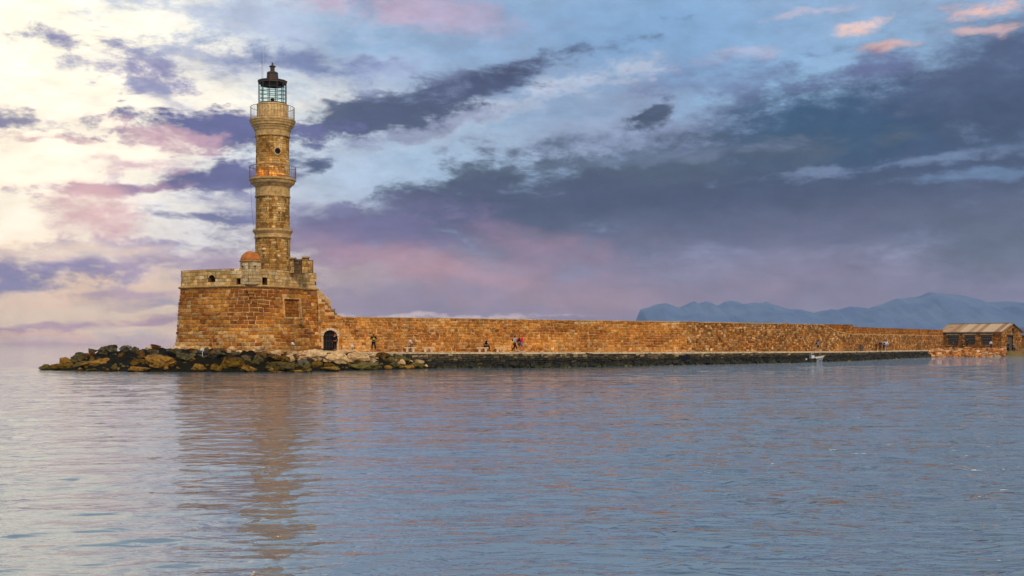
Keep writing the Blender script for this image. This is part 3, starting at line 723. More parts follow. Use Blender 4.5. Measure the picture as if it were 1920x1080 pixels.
# railings
def railing(hw, ytop, ybot, name, nb=44):
    bb = MB(); R = lr(hw); z0, z1 = lz(ybot), lz(ytop)
    for zz, t in ((z1, .026), (z0+.12, .018)):
        pts = [(LX+R*math.cos(a), LD+R*math.sin(a), zz) for a in [2*math.pi*i/48 for i in range(49)]]; bb.tube(pts, t, 6, caps=False)
    for i in range(nb):
        a = 2*math.pi*i/nb; t = .024 if i % 11 == 0 else .014; bb.tube([(LX+R*math.cos(a), LD+R*math.sin(a), z0), (LX+R*math.cos(a), LD+R*math.sin(a), z1)], t, 4, caps=False)
    bb.build(name, M['rail'], lh)
railing(40.5, 202, 226.1, 'upper_railing'); railing(43.0, 313.8, 336.3, 'lower_railing')
# lantern
lan = MB(); R = lr(25.8); zl0, zl1 = lz(197), lz(153.5)
lan.lathe([(R+.05, zl0-.02), (R+.05, zl0+.14), (R-.12, zl0+.14)], 12, LC, 0, cap=True)
lantern = lan.build('lantern_frame', M['lead'], lh)
lan = MB(); lan.lathe([(R-.1, zl1-.2), (R+.06, zl1-.2), (R+.06, zl1)], 12, LC, 0); lan.build('head_ring', M['lead'], lantern)
m, nt, bs = newmat('lantern_glass'); bs.inputs['Base Color'].default_value = (.84, .96, .94, 1); bs.inputs['Roughness'].default_value = .05; bs.inputs['Transmission Weight'].default_value = 1; bs.inputs['IOR'].default_value = 1.05; M['glass'] = m
vtx = [(LX+R*math.sin(math.pi/6*k), LD-R*math.cos(math.pi/6*k)) for k in range(12)]
rows = [lz(153.5)-.2] + [lz(y) for y in (166.2, 173.4, 180.8, 188.2)] + [zl0+.14]
pm = None
for k in range(12):
    a, c_ = Vector((*vtx[k], 0)), Vector((*vtx[(k+1) % 12], 0)); mid = (a+c_)/2; ang = math.atan2(c_.y-a.y, c_.x-a.x)
    bb = MB(); bb.tube([(a.x, a.y, zl0), (a.x, a.y, zl1)], .042, 6); bb.build('mullion', M['lead'], lantern)
    for z in rows[1:-1]: bb = MB(); bb.box((mid.x, mid.y, z), ((c_-a).length-.1, .04, .045), ang); bb.build('glazing_bar', M['lead'], lantern, origin=(mid.x, mid.y, z))
    for z1_, z0_ in zip(rows, rows[1:]):
        bb = MB(); bb.box((mid.x, mid.y, (z0_+z1_)/2), ((c_-a).length-.12, .012, z1_-z0_-.07), ang); bb.build('pane', M['glass'], lantern, origin=(mid.x, mid.y, z0_))
# optic inside, dark upper collar
b = MB(); b.lathe([(.5, zl0+.1), (.42, zl0+.3), (.2, zl0+.35), (.2, zl0+.7)], 12, LC); b.build('lamp_pedestal', M['iron'], lantern)
b = MB(); b.lathe([(R-.22, zl1-.42), (R-.2, zl1-.1)], 24, LC, cap=False); b.build('collar', M['iron'], lantern)
b = MB(); b.lathe([(R+.12, zl1-.02), (R+.12, zl1+.06), (R-.1, zl1+.12), (lr(13), lz(150.6)), (lr(10.6), lz(149.6))], 12, LC); roof = b.build('lantern_roof', M['lead'], lh)
ring([(11.4, 150.2), (10.6, 149), (9.8, 139.5), (10.4, 139), (10.8, 137.2), (9, 135.4), (5, 133.8)], 'ventilator', 10, 'lead', par=roof)
ring([(4.6, 134.4), (4.2, 133.6), (4.2, 126.4), (6.2, 125.6), (6.4, 124.6), (3.6, 123), (1.6, 121.4), (1.3, 120.6)], 'ventilator_cap', 10, 'lead', par=roof)
bb = MB(); bb.lathe([(.1*math.sin(t)+.005, lz(119.4)-.1*math.cos(t)) for t in [math.pi*i/6 for i in range(7)]], 8, LC); bb.tube([(LX, LD, lz(119)), (LX, LD, lz(116.8))], .02, 5); bb.build('finial', M['lead'], roof)
for k in range(10):
    a = math.pi/5*k; r1 = lr(10.5); bb = MB(); bb.tube([(LX+r1*math.cos(a), LD+r1*math.sin(a), lz(149.4)), (LX+r1*.95*math.cos(a), LD+r1*.95*math.sin(a), lz(139.6))], .035, 4); bb.build('rib', M['lead'], roof)
# twin lightning rods, hanging cable, balcony lamp
for px in (492.4, 494.6):
    p = XD(px, LD-.3); bb = MB(); bb.tube([(p.x, p.y, zl1), (p.x, p.y, lz(92 if px > 493 else 98))], .018, 5); bb.build('lightning_rod', M['white'] if px > 493 else M['rail'], lh)
pts = [XD(471+6*t*t, LD-.5, lz(340+92*t)) for t in [i/8 for i in range(9)]]
bb = MB(); bb.tube(pts, .014, 4); bb.build('hanging_cable', M['iron'], lh)
for px in (494, 517, 534):
    a = math.asin((px-511.6)/LS/(Ru+.28)); q = Vector((LX+(Ru+.3)*math.sin(a), LD-(Ru+.3)*math.cos(a), lz(336)+.08))
    bb = MB(); bb.box(q, (.16, .1, .08)); bb.build('balcony_lamp', M['iron'], lh, origin=q)
    ld = bpy.data.lights.new('balcony_light', 'POINT'); ld.energy = {494: 16, 517: 10, 534: 4}[px]; ld.color = (1, .55, .16); ld.shadow_soft_size = .12
    lo = bpy.data.objects.new('balcony_light', ld); COL.objects.link(lo); lo.parent = lh; lo.location = q+Vector((math.sin(a)*.22, -math.cos(a)*.22, .2))-lh.location

# ------------------------------------------------------------------ stairs block with the gate
stair = thing('stair_block', 'stepped sandstone stair wall with an arched barred gateway beside the fort', 'stairs', (XD(615, 125).x, 127, 1.8))
SD0, SD1 = 125.2, 126.4
sx0, sx1 = XD(597, SD0).x, XD(642, SD1).x
spts = [(sx0, SD0), (XD(606, 125.5).x, 125.45), (XD(632, 126).x, 126.1), (sx1, SD1)]
sS, sN, sU, scum = polysurf(spts, None)
def u_px(Sf, U, px):
    lo, hi = 0.0, U
    for _ in range(40):
        m = (lo+hi)/2; p = Sf(m, 2)
        if 960+F*p.x/p.y < px: lo = m
        else: hi = m
    return lo
tops = [(597, 560.5), (603.2, 566.8), (609.4, 572.8), (614.6, 579), (620, 585.5), (626, 590.5), (632.4, 594)]
def stop(u):
    p = sS(u, 2); px = 960+F*p.x/p.y; y = tops[0][1]
    for a, t in tops:
        if px >= a-.01: y = t
    return P(px, y, p.y).z
g0, g1 = u_px(sS, sU, 606.3), u_px(sS, sU, 632); gz0, gz1 = P(620, 658, 126).z, P(620, 619, 126).z
gate_op = (g0, g1, 1.0, gz1)
st = masonry(sS, sN, sU, stop, .36, .45, .9, .045, .04, [(g0-.22, g1+.22, 1.0, gz1+.2)], lambda u, v, r: (r.random()*.8+.1, r.random()*.8, 0 if r.random() > .2 else .5), .015, 31, v0=1.6)
for s in st: bb = MB(); bb.add(s[1], s[2], s[3]); bb.build('stone', M['fort'], stair, origin=s[1][0])
b = MB(); uss = sorted([sU*i/30 for i in range(31)]+[u_px(sS, sU, t[0]) for t in tops[1:]]+[u_px(sS, sU, t[0])-.001 for t in tops[1:]])
backing(sS, sN, uss, lambda u: stop(u), lambda u: .5, [gate_op], 2.6, b, -.03, (.6, .6, 0), nv=3)
b.build('wall', M['fort_mortar'], stair)
# treads: each step a block running back
for (a, ya), (c, yc) in zip(tops, tops[1:]+[(641, 594)]):
    pa, pc = sS(u_px(sS, sU, a), 0), sS(u_px(sS, sU, c), 0); z = P(a, ya, 126).z
    bb = MB(); bb.box(((pa.x+pc.x)/2, (pa.y+pc.y)/2+1.34, (z+4.15)/2), (pc.x-pa.x-.02, 2.4, z-4.21), tone=(.4, .5, .1)); bb.build('step', M['fort'], stair, origin=pa)
# pale parapet on the far side of the stair
d = 128.6; pts = [P(594, 541, d), P(599, 543.5, d), P(619.6, 564, d), P(620.2, 590, d), P(594, 590, d)]
b = MB(); b.add(pts+[p+Vector((0, .4, 0)) for p in pts], [(0, 4, 3, 2, 1), (5, 6, 7, 8, 9), (0, 1, 6, 5), (1, 2, 7, 6), (2, 3, 8, 7)], (.5, .7, .35)); b.build('stair_parapet', M['parapet'], stair)
# arch, spandrels and grille of the gate
uc = (g0+g1)/2; rad = (g1-g0)/2; vsp = gz1-.62; r_ = random.Random(9)
arc = lambda t, r1, hh: (uc-(rad+r1)*math.cos(t), vsp+(hh+r1)*math.sin(t))
for i in range(9):
    t0, t1 = math.pi*i/9+.015, math.pi*(i+1)/9-.015; q = [arc(t0, .0, .62), arc(t1, .0, .62), arc(t1, .24, .62), arc(t0, .24, .62)]
    n_ = sN(uc, 0); bb = MB(); f = [sS(u, v)+n_*.07 for u, v in q]; g = [p-n_*.35 for p in f]
    bb.add(f+g, [(0, 3, 2, 1), (0, 1, 5, 4), (1, 2, 6, 5), (2, 3, 7, 6), (3, 0, 4, 7)], (.55+.4*r_.random(), .6, .55)); bb.build('arch_stone', M['coping'], stair, origin=f[0])
vs = []; fs = []
for i in range(13):
    t = math.pi*i/12; u, v = arc(t, .1, .62); vs += [sS(u, v), sS(u, gz1+.22)]
    if i: k = 2*i; fs.append((k-2, k, k+1, k-1))
b = MB(); b.add(vs, fs, (.5, .6, .1)); b.build('spandrel', M['fort'], stair)
b = MB(); nn = sN(uc, 0)
for i in range(9):
    u = g0+(g1-g0)*(i+.5)/9; hh = vsp+.6*math.sqrt(max(0, 1-((u-uc)/rad)**2)); p = sS(u, 0)-nn*.25; b.tube([(p.x, p.y, 1.7), (p.x, p.y, hh)], .02, 5)
for z in (2.3, 2.9, 3.5): p, q = sS(g0, 0)-nn*.25, sS(g1, 0)-nn*.25; b.tube([(p.x, p.y, z), (q.x, q.y, z)], .02, 5)
b.build('barred_gate', M['iron'], stair)
b = MB(); p, q = sS(g0+.03, 0)-nn*2.3, sS(g1-.03, 0)-nn*2.3; b.add([(p.x, p.y, 1.5), (q.x, q.y, 1.5), (q.x, q.y, gz1), (p.x, p.y, gz1)], [(0, 1, 2, 3)]); b.build('painted_dark_end', M['black'], stair)  # black sheet painting the dark at the far end of the passage
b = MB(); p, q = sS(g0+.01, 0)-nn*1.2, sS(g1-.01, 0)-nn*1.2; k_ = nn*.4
b.add([Vector((x.x, x.y, z)) for x in (p, q) for z in (1.2, gz1)], [(0, 2, 3, 1)]); b.build('painted_dark_sheet', M['black'], stair)  # added black sheet across the passage, paints the gateway's darkness

# ------------------------------------------------------------------ long harbour wall
wl = thing('harbour_wall', 'long orange stone harbour wall running from the fort to the warehouse', 'wall', (XD(900, 131).x, 132, 1.6))
wp, wx_ = path(dW, 638, 1768, 14); wS, wN, wU, wcum = polysurf([(p.x, p.y) for p in wp], None)
wpx = lambda u: (lambda p: 960+F*p.x/p.y)(wS(u, 2))
TOPF = [(632, 594), (760, 595.2), (900, 597), (1080, 600), (1290, 603), (1440, 605.8), (1540, 608.0), (1552, 612), (1566, 619.5), (1582, 623.5), (1600, 626.4), (1680, 627.4), (1768, 629)]
def wtop(u): px = wpx(u); return P(px, interp(px, TOPF), wS(u, 0).y).z
def wbot(u): return zq(wpx(u))-.25
def wtone(u, v, r):
    p = wS(u, v); px = 960+F*p.x/p.y; py = YH(px)-(v-H)*F/p.y; n = fbm(u*.25, v*.6, 4, 3)
    br = min(1, max(0, r.random()*.8+.1+n*.5)); hue = min(1, max(0, r.random()*.7+.15+n*.5)); pale = 0
    if r.random() < .07 + .3*ramp01(abs(px-800), 110, 20)*ramp01(py, 596, 606)*ramp01(py, 640, 615): pale = r.uniform(.3, .8)
    if r.random() < ramp01(py, 632, 656)*.3: pale = max(pale, r.uniform(.2, .5)); hue = min(1, hue+.3)
    if 1076 < px < 1126 and py < 612: pale = r.uniform(.6, .95); br = .6
    if px < 690 and (px-632) < (py-606)*1.1 and py > 606: hue = .9; pale = max(pale, r.uniform(.1, .45)); br = .6+.3*r.random()
    return (br, hue, pale)
uA = u_px(wS, wU, 1288)
A = masonry(wS, wN, uA, lambda u: wtop(u)-.1, .31, .3, .68, .06, .05, [], wtone, .03, 41, v0=1.45, vbot=wbot)
lay(A, wl, 'stone', 'dressed_stones', M['fort'], key=lambda s: -s[0]/(1+s[4]/30), limit=300)
def rtone(u, v, r):
    n = fbm(u*.3, v*.8, 9, 3); br = min(1, max(0, r.random()*.95+n*.4)); return (br, r.random(), r.uniform(.3, 1) if r.random() < .22 else 0)
rS = lambda u, v: wS(u+uA, v); rN = lambda u, v: wN(u+uA, v)
Rb = masonry(rS, rN, wU-uA, lambda u: wtop(u+uA)-.08, .27, .22, .6, .05, .09, [], rtone, .055, 43, v0=1.2, vbot=lambda u: wbot(u+uA))
b = MB()
for s in Rb: b.add(s[1], s[2], s[3])
b.build('rubble_stones', M['rubble'], wl, kind='stuff')
b = MB(); wus = [wU*i/160 for i in range(161)]
backing(wS, wN, wus, wtop, lambda u: wbot(u)-.6, [], .1, b, -.035, (.6, .5, 0), nv=1)
b.build('wall_core', M['fort_mortar'], wl)
# coping slabs along the top: one by one
r_ = random.Random(12); u = 0.0; nb = 0; rest = MB()
uStep = u_px(wS, wU, 1546)
while u < uStep-.3:
    w = min(r_.uniform(.9, 1.5), uStep-u); mid = u+w/2; z = wtop(mid)-.1; s = MB(); q = []
    for uu, off in ((u+.015, .05), (u+w-.015, .05), (u+w-.015, -3.0), (u+.015, -3.0)):
        p = wS(uu, z)+wN(uu, 0)*off; q += [Vector((p.x, p.y, wtop(uu)-.1+.005)), Vector((p.x, p.y, wtop(uu)+r_.uniform(-.01, .015)))]
    fs = [(1, 3, 5, 7), (0, 2, 3, 1), (2, 4, 5, 3), (4, 6, 7, 5), (6, 0, 1, 7)]; tn = (r_.random()*.7, .3+.5*r_.random(), r_.uniform(0, .3))
    if nb < 90: s.add(q, fs, tn); s.build('coping_slab', M['tower_trim'], wl, origin=q[0])
    else: rest.add(q, fs, tn)
    nb += 1; u += w
rest.build('far_coping_slabs', M['tower_trim'], wl, kind='stuff')
# set-back parapet from the step onwards
b = MB(); bp_, _ = path(lambda px: dW(px)+1.5, 1500, 1768, 14); bS, bN, bU, _c = polysurf([(p.x, p.y) for p in bp_], None)
bpx = lambda u: (lambda p: 960+F*p.x/p.y)(bS(u, 2))
def btop(u):
    px = bpx(u); y = interp(px, [(1500, 607.3), (1599, 608.6)]) if px < 1599.5 else interp(px, [(1599.5, 613), (1768, 618.6)]); return P(px, y, bS(u, 0).y).z
uu = sorted([bU*i/50 for i in range(51)]+[u_px(bS, bU, 1599.4), u_px(bS, bU, 1599.6)])
backing(bS, bN, uu, btop, lambda u: 2.6, [], .1, b, -.03, (.5, .4, 0), nv=1)
for a, c in zip(uu, uu[1:]): b.add([bS(a, btop(a))-bN(a, 0)*.03, bS(c, btop(c))-bN(c, 0)*.03, bS(c, btop(c))-bN(c, 0)*.9, bS(a, btop(a))-bN(a, 0)*.9], [(0, 1, 2, 3)], (.6, .6, .2))
b.build('rear_parapet', M['rubble_mortar'], wl)
Bq = masonry(bS, bN, bU, lambda u: btop(u)-.02, .26, .3, .7, .045, .05, [], lambda u, v, r: (r.random()*.8, r.random()*.7, .4 if r.random() < .1 else 0), .03, 51, v0=2.9)
b = MB()
for s in Bq: b.add(s[1], s[2], s[3])
b.build('rear_parapet_stones', M['fort'], wl, kind='stuff')
# ledge between the two tiers and the back of the wall
b = MB()
for a, c in zip(wus, wus[1:]):
    za, zc_ = wtop(a), wtop(c); mid = (a+c)/2
    if mid > uStep-3:
        pa, pc = wS(a, 0)+wN(a, 0)*.06, wS(c, 0)+wN(c, 0)*.06; n0 = wN(mid, 0)
        b.add([Vector((pa.x, pa.y, za)), Vector((pc.x, pc.y, zc_)), Vector((pc.x-n0.x*1.7, pc.y-n0.y*1.7, zc_+.04)), Vector((pa.x-n0.x*1.7, pa.y-n0.y*1.7, za+.04)), Vector((pa.x, pa.y, za-.1)), Vector((pc.x, pc.y, zc_-.1))], [(0, 1, 2, 3), (4, 5, 1, 0)], (.5, .8, .2))
b.build('ledge', M['tower_trim'], wl)
b = MB()
for a, c in zip(wus, wus[1:]):
    n0 = wN((a+c)/2, 0); pa, pc = wS(a, 0)-n0*3.02, wS(c, 0)-n0*3.02
    b.add([Vector((pa.x, pa.y, -3)), Vector((pc.x, pc.y, -3)), Vector((pc.x, pc.y, wtop(c)-.02)), Vector((pa.x, pa.y, wtop(a)-.02))], [(0, 1, 2, 3)], (.4, .4, 0))
b.build('seaward_face', M['rubble_mortar'], wl)

# ------------------------------------------------------------------ quay masonry, kerb, footing
qp, _ = path(dE, 600, 1740, 12); qS, qN, qU, _c = polysurf([(p.x, p.y) for p in qp], None); qpx = lambda u: (lambda p: 960+F*p.x/p.y)(qS(u, 2))
qw = thing('quay_wall', 'dark weed-stained masonry face of the quay below the pale kerb', 'quay wall', (XD(1000, 124.6).x, 124.8, 0))
def qtone(u, v, r):
    n = fbm(u*.2, v*.9, 3, 3); return (min(1, max(0, r.random()+n*.4)), r.random(), r.uniform(.3, 1) if r.random() < (.45 if v > 1.0 else .09) else 0)
Q = masonry(qS, qN, qU, lambda u: zq(qpx(u))-.17, .25, .25, .75, .04, .12, [], qtone, .06, 61, v0=-.5)
b = MB()
for s in Q: b.add(s[1], s[2], s[3])
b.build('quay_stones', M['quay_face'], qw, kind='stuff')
r_ = random.Random(14); u = 0.0; nk = 0
while u < qU-.1:
    w = min(r_.uniform(.8, 1.7), qU-u); s = MB(); q = []
    for uu, off in ((u+.012, .10), (u+w-.012, .10), (u+w-.012, -.55), (u+.012, -.55)):
        p = qS(uu, 0)+qN(uu, 0)*off; z = zq(qpx(uu)); q += [Vector((p.x, p.y, z-.16)), Vector((p.x, p.y, z+.015))]
    s.add(q, [(1, 3, 5, 7), (0, 2, 3, 1), (2, 4, 5, 3), (4, 6, 7, 5), (6, 0, 1, 7)], (.4+.6*r_.random(), r_.random(), .3)); s.build('kerb_stone', M['coping'], qw, origin=q[0]); u += w
b = MB(); r_ = random.Random(88)
for i in range(900):
    u = qU*r_.random()**2.2; p = qS(u, 0)+qN(u, 0)*r_.uniform(.05, .9); s = r_.uniform(.1, .38); z = r_.uniform(-.1, .3)*(1.8 if u < 12 else 1)
    vs = [Vector((x*s*r_.uniform(.6, 1.2), y*s*r_.uniform(.6, 1.2), zz*s*.7*r_.uniform(.6, 1.2))) for x in (-1, 1) for y in (-1, 1) for zz in (-1, 1)]
    R_ = Matrix.Rotation(r_.uniform(0, 3), 3, 'Z') @ Matrix.Rotation(r_.uniform(-.6, .6), 3, 'X'); b.add([R_ @ v + Vector((p.x, p.y, z)) for v in vs], [(0, 1, 3, 2), (4, 6, 7, 5), (0, 4, 5, 1), (2, 3, 7, 6), (0, 2, 6, 4), (1, 5, 7, 3)], (r_.random(), r_.random(), .0))
b.build('footing_rubble', M['quay_face'], qw, kind='stuff')
b = MB(); us2 = [qU*i/150 for i in range(151)]
for a, c in zip(us2, us2[1:]):
    oa, oc = .55+fbm(a*.3, 2, 0, 3)*.5, .55+fbm(c*.3, 2, 0, 3)*.5; za, zb = .13+fbm(a*.4, 7, 0, 2)*.1, .13+fbm(c*.4, 7, 0, 2)*.1
    A_, C_ = qS(a, 0), qS(c, 0); n0 = qN(a, 0); n1 = qN(c, 0)
    b.add([A_+Vector((0, 0, za)), C_+Vector((0, 0, zb)), C_+n1*oc+Vector((0, 0, zb-.04)), A_+n0*oa+Vector((0, 0, za-.04)), A_+n0*(oa+.1)+Vector((0, 0, -1)), C_+n1*(oc+.1)+Vector((0, 0, -1))], [(0, 1, 2, 3), (3, 2, 5, 4)], (.5, .5, 0))
M['weed'] = plain('olive_tide_weed', (120, 104, 44), .7, 0, .7, 2.5); b.build('footing_ledge', M['weed'], qw)
# square drain in the quay: a black block paints the dark of its recess
for px0, px1 in ((1270, 1292),):
    p, q = XD(px0, dE(px0)), XD(px1, dE(px1)); n0 = (q-p).normalized(); n1 = Vector((n0.y, -n0.x, 0))
    b = MB(); c_ = (p+q)/2+n1*.02; b.box((c_.x, c_.y, .85), ((q-p).length, .24, .62), math.atan2(n0.y, n0.x)); b.build('drain_dark_block', M['black'], qw)
# ------------------------------------------------------------------ rocks
def dB(px): return interp(px, [(60, 118), (80, 116.5), (150, 112.5), (240, 109), (330, 106.5), (500, 104.5), (600, 106), (660, 109.5), (720, 113), (800, 118), (850, 121.5)])
def crest(px): return interp(px, [(60, 695), (76, 693), (120, 682), (150, 670), (170, 661), (190, 655), (230, 652), (270, 650), (300, 647), (340, 647), (450, 656), (540, 662), (600, 662), (660, 664), (720, 667), (790, 680), (850, 694)])
def dC(px): return interp(px, [(60, 119), (120, 119), (200, 121), (330, 121), (474, 115.5), (560, 120), (620, 123.5), (700, 120.5), (850, 123.5)])
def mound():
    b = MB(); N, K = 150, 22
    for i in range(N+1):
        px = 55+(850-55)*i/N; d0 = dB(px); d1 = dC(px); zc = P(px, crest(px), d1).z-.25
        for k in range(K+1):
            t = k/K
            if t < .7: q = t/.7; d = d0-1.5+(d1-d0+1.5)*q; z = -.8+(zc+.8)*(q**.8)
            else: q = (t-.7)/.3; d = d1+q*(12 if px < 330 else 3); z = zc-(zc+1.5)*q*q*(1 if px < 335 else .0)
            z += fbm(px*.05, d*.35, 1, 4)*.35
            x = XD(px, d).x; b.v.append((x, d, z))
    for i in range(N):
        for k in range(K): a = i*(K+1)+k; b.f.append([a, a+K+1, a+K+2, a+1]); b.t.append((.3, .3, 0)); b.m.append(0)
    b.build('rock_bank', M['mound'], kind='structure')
mound()
def rock_mesh(seed, sub=3, cuts=13, rough=.1):
    bm = bmesh.new(); bmesh.ops.create_icosphere(bm, subdivisions=sub, radius=1.0); r = random.Random(seed)
    pl = []
    for _ in range(cuts):
        n = Vector((r.gauss(0, 1), r.gauss(0, 1), r.gauss(0, .8))).normalized(); pl.append((n, r.uniform(.45, .85)))
    for v in bm.verts:
        p = v.co.copy()
        for n, h in pl:
            e = p.dot(n)-h
            if e > 0: p -= n*e*.97
        q = p*1.7+Vector((seed*3.1, 0, 0)); e_ = noise.fractal(q, 1.0, 2.0, 4)*rough - abs(noise.noise(q*1.6))*.3 + noise.fractal(q*4, .8, 2.1, 3)*.06; p *= 1+e_+.05; v.co = p
    bmesh.ops.recalc_face_normals(bm, faces=bm.faces)
    me = bpy.data.meshes.new('boulder'); bm.to_mesh(me); bm.free(); return me
protos = {}
def rock(px, py, hw, hh, mt, label=None, group=None, seed=None, dep=None, dd=None, rot=0.0, name='boulder', fine=True):
    seed = seed if seed is not None else rnd.randrange(40)
    key = (seed, mt, fine)
    if key not in protos: me = rock_mesh(seed, 4 if fine else 3, 14, .12); me.materials.append(M[mt]); protos[key] = me
    d = (dB(px)+(697-py)*.28 if dd is None else dd); c = P(px, py, d)
    sx_ = hw*d/F; sz_ = hh*d/F; o = bpy.data.objects.new(name, protos[key]); COL.objects.link(o)
    sy_ = dep if dep else max(sx_*.75, sz_)
    o.location = (c.x, d+sy_*.3, c.z); o.scale = (sx_*1.16, sy_, sz_*1.2); o.rotation_euler = (0, math.radians(-rot), rnd.uniform(-.4, .4))
    tag(o, label, 'boulder', group); return o
G1 = 'boulders along the waterline'
BIG = [
 (85, 690, 13, 6, 'rock_dark', 'small low dark boulder at the very left tip of the rocks', 4),
 (112, 690, 18, 7, 'rock_brown', 'low brown mossy boulder second from the left tip', -3),
 (121, 681, 12, 9, 'rock_ochre', 'olive and ochre slanted boulder above the left tip', -20),
 (146, 675, 22, 10, 'rock_dark', 'black-green slab of rock rising behind the left tip', 12),
 (177, 683, 36, 11, 'rock_ochre', 'long orange-brown boulder near the left end with dark hollow under it', 3),
 (172, 695, 16, 5, 'rock_dark', 'mossy dark rock at the water under the long orange-brown boulder', 0),
 (198, 696, 11, 5, 'rock_ochre', 'small bright yellow rock at the waterline left of a larger yellow one', 0),
 (213, 692, 9, 8, 'rock_dark', 'small dark upright rock between two yellow waterline rocks', 0),
 (256, 694, 28, 8, 'rock_ochre', 'flat bright ochre boulder in front of the biggest boulder', 2),
 (259, 679, 16, 10, 'rock_brown', 'brown squarish boulder behind the flat ochre one', 0),
 (304, 684, 34, 16, 'rock_ochre', 'biggest boulder, ochre with grey-green top, below the fort corner on the left', -12),
 (370, 692, 17, 9, 'rock_ochre', 'rounded ochre boulder right of the black gap in the rocks', 0),
 (404, 693, 13, 9, 'rock_brown', 'small brown boulder leaning on the larger speckled one', 10),
 (432, 685, 29, 14, 'rock_brown', 'large speckled olive-brown boulder below the fort', 2),
 (466, 694, 18, 9, 'rock_ochre', 'lumpy yellow-green boulder in the water below the turret', -3),
 (462, 679, 16, 9, 'rock_dark', 'dark boulder right behind the lumpy yellow-green one', 0),
 (520, 688, 34, 10, 'rock_dark', 'long dark brown boulder with a black underside below the blocked window', -3),
 (520, 674, 26, 7, 'rock_brown', 'brown flat boulder lying on the long dark one', -4),
 (518, 699, 15, 4, 'rock_ochre', 'low olive rock awash in front of the long dark boulder', 0),
 (568, 685, 18, 9, 'rock_grey', 'grey-topped boulder between the long dark one and the awash ochre one', -8),
 (566, 698, 27, 6, 'rock_ochre', 'wide yellow-brown rock awash below the grey-topped boulder', 3),
 (616, 692, 20, 5, 'rock_ochre', 'flat yellow-green rock at the water below the gateway', -3),
 (617, 684, 8, 5, 'rock_brown', 'small rounded brown rock in the shade above the flat yellow-green one', 0),
 (680, 687, 38, 8, 'rock_grey', 'long grey boulder at the waterline below the photographer', 3),
 (726, 692, 10, 6, 'rock_ochre', 'small olive rock touching the water right of the long grey boulder', 0),
 (738, 684, 14, 8, 'rock_grey', 'round grey boulder left of the last pair of boulders', 0),
 (778, 684, 12, 7, 'rock_grey', 'rightmost grey boulder of the heap against the quay', 0),
 (762, 690, 18, 6, 'rock_ochre', 'low yellow-brown boulder in front of the rightmost grey one', 3),
 (748, 675, 24, 8, 'rock_dark', 'dark flat boulder above the round grey one under the quay kerb', -4),
 (584, 668, 27, 12, 'pale_rock', 'large pale beige boulder at the foot of the fort left of the gate', 6),
 (556, 664, 20, 7, 'pale_rock', 'narrow pale boulder on the left shoulder of the large beige one', 14),
 (632, 671, 26, 11, 'pale_rock', 'pale crusted boulder with green-black pits right in front of the gateway', 0),
 (673, 671, 22, 10, 'pale_rock', 'smooth-edged pale boulder right of the crusted one', -4),
 (650, 662, 30, 5, 'pale_rock', 'flat pale rock along the quay edge left of the photographer', 0),
 (713, 667, 26, 6, 'rock_brown', 'orange-brown boulder below the feet of the photographer', -2),
 (727, 676, 16, 7, 'rock_dark', 'dark brown rock under the orange-brown boulder', 0),
 (486, 655, 15, 8, 'pale_rock', 'rounded pale ochre boulder against the foot of the fort below the turret', 0),
 (517, 663, 15, 8, 'pale_rock', 'sloping pale ochre boulder right of the rounded one at the fort foot', -18),
 (542, 673, 13, 7, 'pale_rock', 'small pale boulder low between the sloping one and the beige one', 5),
 (172, 658, 10, 5, 'rock_dark', 'dark knob of rock first on the left skyline of the heap', 0),
 (193, 654, 8, 6, 'rock_dark', 'pointed dark rock on the skyline second from left', 15),
 (211, 653, 12, 6, 'rock_dark', 'rounded dark rock on the skyline third from left', 0),
 (235, 653, 14, 5, 'rock_grey', 'greyish rock on the skyline left of the orange crest', 0),
 (150, 666, 14, 5, 'rock_dark', 'flat dark rock on the skyline above the long orange-brown boulder', 6),
 (347, 672, 22, 8, 'rock_dark', 'black-green sloping slab below the left corner of the fort', -20),
 (330, 663, 20, 7, 'rock_dark', 'mossy dark slab above the biggest boulder', -12),
 (410, 668, 24, 7, 'rock_dark', 'dark slab right of the small white spotlight', 6),
 (600, 657, 8, 4, 'rock_dark', 'small dark grey rock at the foot of the fort beside the gate', 0),
]
for i, (px, py, hw, hh, mt, lab, rot) in enumerate(BIG):
    rock(px, py, hw, hh, mt, lab, 'boulders heaped round the fort', seed=i % 31, rot=rot)
def zone(px, py):
    t = (py-crest(px))/max(4, 698-crest(px))
    if px > 540: return rnd.choice(['pale_rock', 'pale_rock', 'rock_brown']) if t < .42 else rnd.choice(['rock_dark', 'rock_brown', 'rock_grey', 'rock_dark'])
    if t > .82: return rnd.choice(['rock_ochre', 'rock_ochre', 'rock_brown'])
    if px > 270 and t < .16: return rnd.choice(['pale_rock', 'rock_brown', 'pale_rock'])
    return rnd.choice(['rock_dark', 'rock_dark', 'rock_dark', 'rock_brown'])
LB = {'rock_dark': 'small dark mossy rock wedged among the larger boulders of the heap', 'rock_brown': 'small brown rock wedged among the larger boulders of the heap', 'rock_ochre': 'small ochre rock at the waterline among the larger boulders', 'rock_grey': 'small grey rock wedged among the larger boulders of the heap', 'pale_rock': 'small pale rock in the heap at the foot of the fort'}
